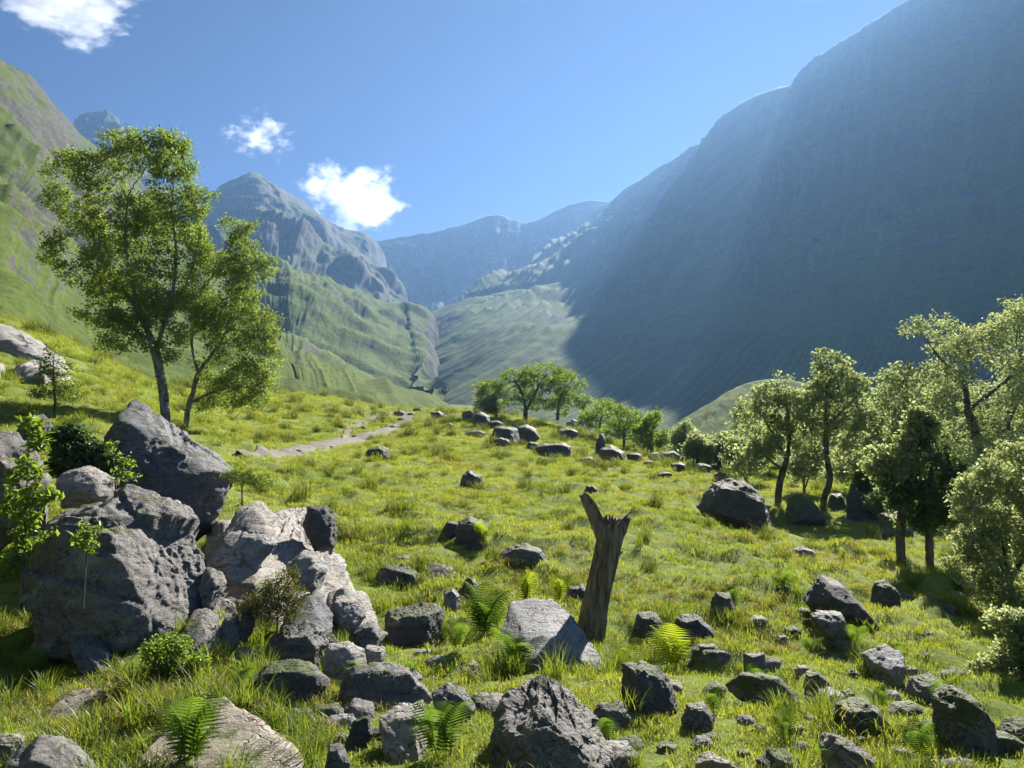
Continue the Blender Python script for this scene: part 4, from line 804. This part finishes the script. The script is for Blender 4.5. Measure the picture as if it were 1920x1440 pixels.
# ------------------------------------------------------------------ ferns
def frond_mesh(name, mat, n=20, seed=0, L=0.6):
    rs = np.random.RandomState(seed); V = []; F = []
    def q(a, b, c, d):
        i = len(V); V.extend([a, b, c, d]); F.append([i, i + 1, i + 2, i + 3])
    def rach(t): return np.array([L * (0.62 * t + 0.10 * t * t), 0, L * (0.95 * t - 0.55 * t * t)])
    pts = [rach(t) for t in np.linspace(0, 1, n + 1)]
    for i in range(n): w = 0.006 * (1 - i / n) + 0.0015; q(pts[i] + [0, -w, 0], pts[i + 1] + [0, -w, 0], pts[i + 1] + [0, w, 0], pts[i] + [0, w, 0])
    for i in range(3, n):
        t = i / n; ln = L * 0.34 * math.sin(math.pi * min(1, (1 - t) * 0.95 + 0.04)) ** 0.8 * (1 if t > 0.3 else 0.6 + t) * rs.uniform(.9, 1.1)
        for s in (-1, 1):
            d = np.array([0.38, s * 0.9, -0.10]); d /= np.linalg.norm(d); up = np.array([0.9, -s * 0.35, 0.1]); m = 4; w0 = L * 0.019 * (0.5 + 0.5 * (1 - t)) + 0.002
            for k in range(m):
                a = pts[i] + d * ln * k / m + [0, 0, -0.03 * L * (k / m) ** 2]; c = pts[i] + d * ln * (k + 1) / m + [0, 0, -0.03 * L * ((k + 1) / m) ** 2]; wa = w0 * (1 - (k / m) ** 1.5); wb = w0 * (1 - ((k + 1) / m) ** 1.5) + 0.0004
                q(a - up * wa, c - up * wb, c + up * wb, a + up * wa)
    return mesh_np(name, V, F, mat, False)
L_FERN = mat_leaf('fern_green', (0.085, 0.15, 0.03), (0.14, 0.21, 0.045), 0.5, 0.0); L_FERNY = mat_leaf('fern_yellow', (0.19, 0.24, 0.03), (0.28, 0.32, 0.05), 0.55, 0.0)
FR = {True: [frond_mesh('frond', L_FERNY, 17, k, 0.6) for k in range(2)], False: [frond_mesh('frond', L_FERN, 19, 5 + k, 0.6) for k in range(2)]}
def fern(px, py, hpx, label, yellow=False, n=8, up=0.0, seed=0, group=None):
    b = hit(px, py); s = hpx * b[1] / FPX / 0.42; rs = np.random.RandomState(seed + int(px))
    e = link('fern', None, None, b); tag(e, label, 'fern', group)
    for k in range(n):
        link('frond', FR[yellow][k % 2], e, (rs.normal() * .03, rs.normal() * .03, 0.0), (rs.uniform(-.25, .25), -up - rs.uniform(0.05, 0.5), 2 * math.pi * (k + rs.uniform(-.3, .3)) / n), s * rs.uniform(.75, 1.1))
fern(350,1440,100,'lacy fern growing in front of the broad buff slab', n=8, up=.45)
fern(820,1425,95,'wide bracken beside the pale rounded boulder', n=9, up=.3)
fern(905,1032,42,'bright yellow fern at the front of the rounded dark meadow boulder', True, 8, .5)
fern(1262,1262,75,'bright yellow fern above the dark cracked boulder', True, 8, .4)
fern(905,1200,85,'thick green fern beside the big pale boulder', n=10, up=.4)
fern(985,1135,50,'yellow fern sprouting behind the big pale boulder', True, 7, .6)
fern(1050,1135,48,'yellow fern between stump and big pale boulder', True, 6, .5)
fern(965,1262,70,'green fern in front of the big pale boulder', n=9, up=.3)
fern(860,1220,50,'small green fern right of the flat topped block', n=7, up=.3)
fern(1185,1255,50,'straw yellow fern just downhill of the stump base', True, 6, .2)
fern(1375,1140,36,'pale fern on the turf topped dark rock', n=7, up=.3)
fern(1470,1110,36,'grey green fern uphill of the dark triangular rock', n=8, up=.2)
fern(1715,1110,36,'pale fern beside the small rock uphill of the triangular rock', n=8, up=.2)
fern(1600,1215,34,'pale fern against the grey topped rock', n=6, up=.3)
fern(1650,1330,36,'fern on the broad dark boulder', n=6, up=.3, seed=3)
fern(650,1280,40,'fern tuft in front of the bluish grey rock', n=6, up=.3)
fern(1578,1052,20,'single bright yellow fern in the shade of the wood edge', True, 5, .5)
fern(60,1290,55,'fern in the long grass above the small tilted slab', n=7, up=.3)
fern(75,1000,45,'fern at the base of the slender rowan sapling', n=7, up=.4)

for k, (x, y, h) in enumerate([(1420,1290,40),(1520,1230,36),(1690,1250,40),(1780,1330,50),(1340,1340,44),(1470,1390,50),(1130,1400,46),(1560,1440,50),(1740,1430,60),(770,1290,44),(450,1300,44),(930,1180,40)]):
    fern(x, y, h, 'small green fern growing between the stones of the lower slope', n=6, up=.35, seed=50 + k, group='small ferns between the stones')

# ------------------------------------------------------------------ grass
def blade_clump(name, n, rad, h, w, lean, mat, seed):
    rs = np.random.RandomState(seed); V = []; F = []
    for k in range(n):
        a = rs.uniform(0, 2 * math.pi); r = rad * math.sqrt(rs.uniform()); b = np.array([r * math.cos(a), r * math.sin(a), -0.02])
        d = rs.uniform(0, 2 * math.pi); dirv = np.array([math.cos(d), math.sin(d), 0]); sd = np.array([-dirv[1], dirv[0], 0]); H = h * rs.uniform(.5, 1.2); ln = lean * rs.uniform(.3, 1.3)
        ww = w * rs.uniform(.7, 1.3); i = len(V)
        for t, wf in ((0, 1), (0.45, .85), (0.8, .5)):
            p = b + np.array([0, 0, H * (t - 0.25 * ln * t * t)]) + dirv * H * ln * t * t; V.extend([p - sd * ww * wf * .5, p + sd * ww * wf * .5])
        V.append(b + np.array([0, 0, H * (1 - 0.3 * ln)]) + dirv * H * ln)
        F += [[i, i + 1, i + 3, i + 2], [i + 2, i + 3, i + 5, i + 4], [i + 4, i + 5, i + 6, i + 6]]
    V = np.array(V); T = []
    for f in F: T.append([f[0], f[1], f[2]]); (f[2] != f[3]) and T.append([f[0], f[2], f[3]])
    return bpy.data.objects.new(name, mesh_np(name, V, np.array(T), mat, True))
def mat_grass(name, c1, c2, straw=(0.30, 0.25, 0.11), sfrac=0.1):
    t = NT(name); g = t.n('NewGeometry'); oi = t.n('ObjectInfo'); pos = g.outputs['Position']
    big = t.ramp(t.noise(pos, 0.22, 4), [(0.36, 0.0), (0.64, 1.0)])
    f = t.math('ADD', t.math('MULTIPLY', g.outputs['Random Per Island'], 0.4), t.math('MULTIPLY', big, 0.6)); c = t.mix(f, c1, c2)
    med = t.noise(pos, 1.1, 4)
    st = t.math('GREATER_THAN', t.math('ADD', t.math('FRACT', t.math('MULTIPLY', g.outputs['Random Per Island'], 37.7)), t.math('MULTIPLY', t.math('SUBTRACT', med, 0.5), 0.8)), 1 - sfrac)
    c = t.mix(st, c, straw)
    d = t.n('BsdfDiffuse'); t.l(c, d.inputs[0]); tl = t.n('BsdfTranslucent')
    ct = t.n('MixRGB', blend_type='MULTIPLY'); ct.inputs[0].default_value = 1.0; t.l(c, ct.inputs[1]); ct.inputs[2].default_value = (1.9, 1.6, 0.7, 1); t.l(ct.outputs[0], tl.inputs[0])
    m = t.n('MixShader'); m.inputs[0].default_value = 0.5; t.l(d.outputs[0], m.inputs[1]); t.l(tl.outputs[0], m.inputs[2])
    gl = t.n('BsdfGlossy'); gl.inputs['Roughness'].default_value = 0.4; m2 = t.n('MixShader'); m2.inputs[0].default_value = 0.02
    t.l(m.outputs[0], m2.inputs[1]); t.l(gl.outputs[0], m2.inputs[2]); t.l(m2.outputs[0], t.out.inputs[0]); return t.m
G_TURF = mat_grass('meadow_grass', (0.14, 0.215, 0.034), (0.27, 0.325, 0.066), sfrac=0.012); G_LUSH = mat_grass('lush_grass', (0.085, 0.15, 0.022), (0.18, 0.24, 0.045), sfrac=0.015); G_DRY = mat_grass('rough_grass', (0.13, 0.16, 0.035), (0.25, 0.27, 0.07), sfrac=0.08)
pcol = bpy.data.collections.new('grass_prototypes')
G_RUSH = mat_grass('rush_grass', (0.05, 0.085, 0.018), (0.12, 0.165, 0.035), sfrac=0.03)
protos = [blade_clump('clump_a', 70, .17, .08, .0075, .7, G_TURF, 1), blade_clump('clump_b', 60, .16, .12, .008, .9, G_TURF, 2), blade_clump('clump_c', 55, .13, .20, .008, .9, G_LUSH, 3), blade_clump('clump_d', 55, .15, .17, .007, 1.1, G_DRY, 4), blade_clump('clump_e', 60, .10, .30, .007, .7, G_LUSH, 5), blade_clump('clump_f', 130, .16, .34, .008, .85, G_RUSH, 6)]
for p in protos: pcol.objects.link(p)
def scatter():
    rs = np.random.RandomState(5); X = []
    for r0, r1, dens, az0 in ((2.4, 6, 85, 48), (6, 11, 52, 44), (11, 20, 24, 41), (20, 38, 11, 39), (38, 62, 5.5, 37), (62, 100, 2.4, 36)):
        n = int(dens * (r1 ** 2 - r0 ** 2) * R(az0)); r = np.sqrt(rs.uniform(r0 ** 2, r1 ** 2, n)); a = rs.uniform(-R(az0), R(az0), n); X.append(np.stack([r * np.sin(a), r * np.cos(a)], -1))
    X = np.concatenate(X); keep = np.ones(len(X), bool)
    for cx, cyy, rx, ry, h in ROCKS: keep &= ((X[:, 0] - cx) / (rx * 0.8)) ** 2 + ((X[:, 1] - cyy) / (ry * 0.8)) ** 2 > 1
    for L, w in PATHS:
        d = np.min(np.hypot(X[:, None, 0] - L[None, :, 0], X[:, None, 1] - L[None, :, 1]), 1); keep &= d + 0.25 * rs.normal(size=len(X)) > w * 0.48
    X = X[keep]; r = np.hypot(X[:, 0], X[:, 1]); z = ground(X[:, 0], X[:, 1]); P = np.column_stack([X, z])
    nz = perlin(np.column_stack([X * 0.7, np.zeros(len(X))])); n2 = perlin(np.column_stack([X * 0.23 + 9, np.zeros(len(X))]))
    nearrock = np.zeros(len(X))
    for cx, cyy, rx, ry, h in ROCKS:
        if h * FPX / max(cyy, 1) > 35: nearrock = np.maximum(nearrock, 1.6 - np.sqrt(((X[:, 0] - cx) / rx) ** 2 + ((X[:, 1] - cyy) / ry) ** 2))
    u = rs.uniform(size=len(X)); idx = np.where(u < 0.55, 0, 1)
    idx = np.where((n2 > 0.22) & (u < 0.3), 3, idx); lush = (nz + 0.7 * np.clip(nearrock, 0, 1) > 0.32)
    idx = np.where(lush & (u > 0.5), 2, idx); idx = np.where(lush & (u > 0.86) & (r < 14), 4, idx)
    idx = np.where((X[:, 0] < -1.2) & (r < 9) & (u > 0.6), np.where(u > .8, 4, 2), idx)
    rush = (rs.uniform(size=len(X)) < np.where(r < 14, 0.006, np.where(r < 30, 0.014, 0.03))) & (r > 6)
    idx = np.where(rush, 5, idx)
    sc = rs.uniform(.6, 1.15, len(X)) * (1 + smooth(12, 70, r) * 1.5) * (1 + 0.5 * np.clip(nz, -.6, .6)) * (0.72 + 0.28 * smooth(7, 14, r))
    me = bpy.data.meshes.new('grass'); me.vertices.add(len(P)); me.vertices.foreach_set('co', P.astype(np.float32).ravel())
    a = me.attributes.new('idx', 'INT', 'POINT'); a.data.foreach_set('value', idx.astype(np.int32))
    a = me.attributes.new('scl', 'FLOAT', 'POINT'); a.data.foreach_set('value', sc.astype(np.float32))
    rot = np.column_stack([rs.normal(size=len(P)) * .12, rs.normal(size=len(P)) * .12, rs.uniform(0, 6.28, len(P))]).astype(np.float32)
    a = me.attributes.new('rot', 'FLOAT_VECTOR', 'POINT'); a.data.foreach_set('vector', rot.ravel())
    o = tag(link('grass', me), 'meadow grass and rough tussocks', None, None, 'stuff')
    ng = bpy.data.node_groups.new('grass_scatter', 'GeometryNodeTree'); N = ng.nodes; l = ng.links.new
    ng.interface.new_socket('Geometry', in_out='INPUT', socket_type='NodeSocketGeometry'); ng.interface.new_socket('Geometry', in_out='OUTPUT', socket_type='NodeSocketGeometry')
    gi = N.new('NodeGroupInput'); go = N.new('NodeGroupOutput'); ip = N.new('GeometryNodeInstanceOnPoints'); ci = N.new('GeometryNodeCollectionInfo')
    ci.inputs[0].default_value = pcol; ci.inputs['Separate Children'].default_value = True; ci.inputs['Reset Children'].default_value = True
    def attr(nm, ty):
        q = N.new('GeometryNodeInputNamedAttribute'); q.data_type = ty; q.inputs[0].default_value = nm; return q.outputs[0]
    l(gi.outputs[0], ip.inputs['Points']); l(ci.outputs[0], ip.inputs['Instance']); ip.inputs['Pick Instance'].default_value = True
    l(attr('idx', 'INT'), ip.inputs['Instance Index']); l(attr('rot', 'FLOAT_VECTOR'), ip.inputs['Rotation']); l(attr('scl', 'FLOAT'), ip.inputs['Scale']); l(ip.outputs[0], go.inputs[0])
    md = o.modifiers.new('scatter', 'NODES'); md.node_group = ng
    print('grass clumps', len(P))
scatter()

# ------------------------------------------------------------------ clouds (beyond the haze)
def cloud(px, py, wpx, hpx, Y, label, dens, seed, thresh=0.5, stretch=1.0):
    c = pt(px, py, Y); s = Y / FPX; V, F = ico(4); sz = np.array([wpx * .5 * s, max(wpx, hpx) * .4 * s, hpx * .5 * s])
    t = NT('cloud_vapour'); tc = t.n('TexCoord').outputs['Object']; oi = t.n('ObjectInfo')
    ln = t.n('VectorMath', operation='LENGTH'); t.l(tc, ln.inputs[0])
    off = t.n('VectorMath', operation='ADD'); t.l(t.scaled(tc, (1.0, 1.0, stretch)), off.inputs[0]); off.inputs[1].default_value = (seed * 3.1, seed * 1.7, seed)
    n = t.noise(off.outputs[0], 2.1, 10, 0.66)
    f = t.math('SUBTRACT', t.math('SUBTRACT', t.math('MULTIPLY', n, 4.4), thresh), t.math('MULTIPLY', t.math('POWER', ln.outputs['Value'], 2.0), 1.15))
    d = t.math('MULTIPLY', t.math('MINIMUM', t.math('MAXIMUM', t.math('MULTIPLY', f, 3.0), 0.0), 1.0), dens)
    v = t.n('VolumePrincipled'); v.inputs['Color'].default_value = (0.995, 0.995, 1, 1); v.inputs['Anisotropy'].default_value = 0.35; t.l(d, v.inputs['Density'])
    t.l(v.outputs[0], t.out.inputs['Volume'])
    o = link('cloud', mesh_np('cloud', V, F, t.m, True), None, c, (0, 0, 0), tuple(sz)); tag(o, label, 'cloud', None)
cloud(662,375,250,190,5600,'bright white cumulus cloud behind the shoulder of the pyramid mountain', 0.005, 1, 1.82)
cloud(485,255,190,120,5600,'small ragged white cloud high above the pyramid peak', 0.004, 2, 2.0, 1.0)
cloud(130,10,330,150,5600,'white wispy cloud high over the left hillside', 0.004, 3, 1.8, 1.4)

# ------------------------------------------------------------------ air
def haze():
    x0, x1, y0, y1, z0, z1 = -4600, 4600, -4600, 4600, -260, 860
    V = [(x, y, z) for x in (x0, x1) for y in (y0, y1) for z in (z0, z1)]
    F = [(0, 1, 3, 2), (4, 6, 7, 5), (0, 4, 5, 1), (2, 3, 7, 6), (0, 2, 6, 4), (1, 5, 7, 3)]
    t = NT('haze'); v = t.n('VolumePrincipled'); v.inputs['Color'].default_value = (0.29, 0.54, 1.0, 1)
    v.inputs['Density'].default_value = HAZE; v.inputs['Anisotropy'].default_value = 0.42
    t.l(v.outputs[0], t.out.inputs['Volume'])
    o = link('haze', mesh_np('haze', V, F, t.m, False)); tag(o, None, kind='stuff')
    return o
HAZE = 0.00014
haze()
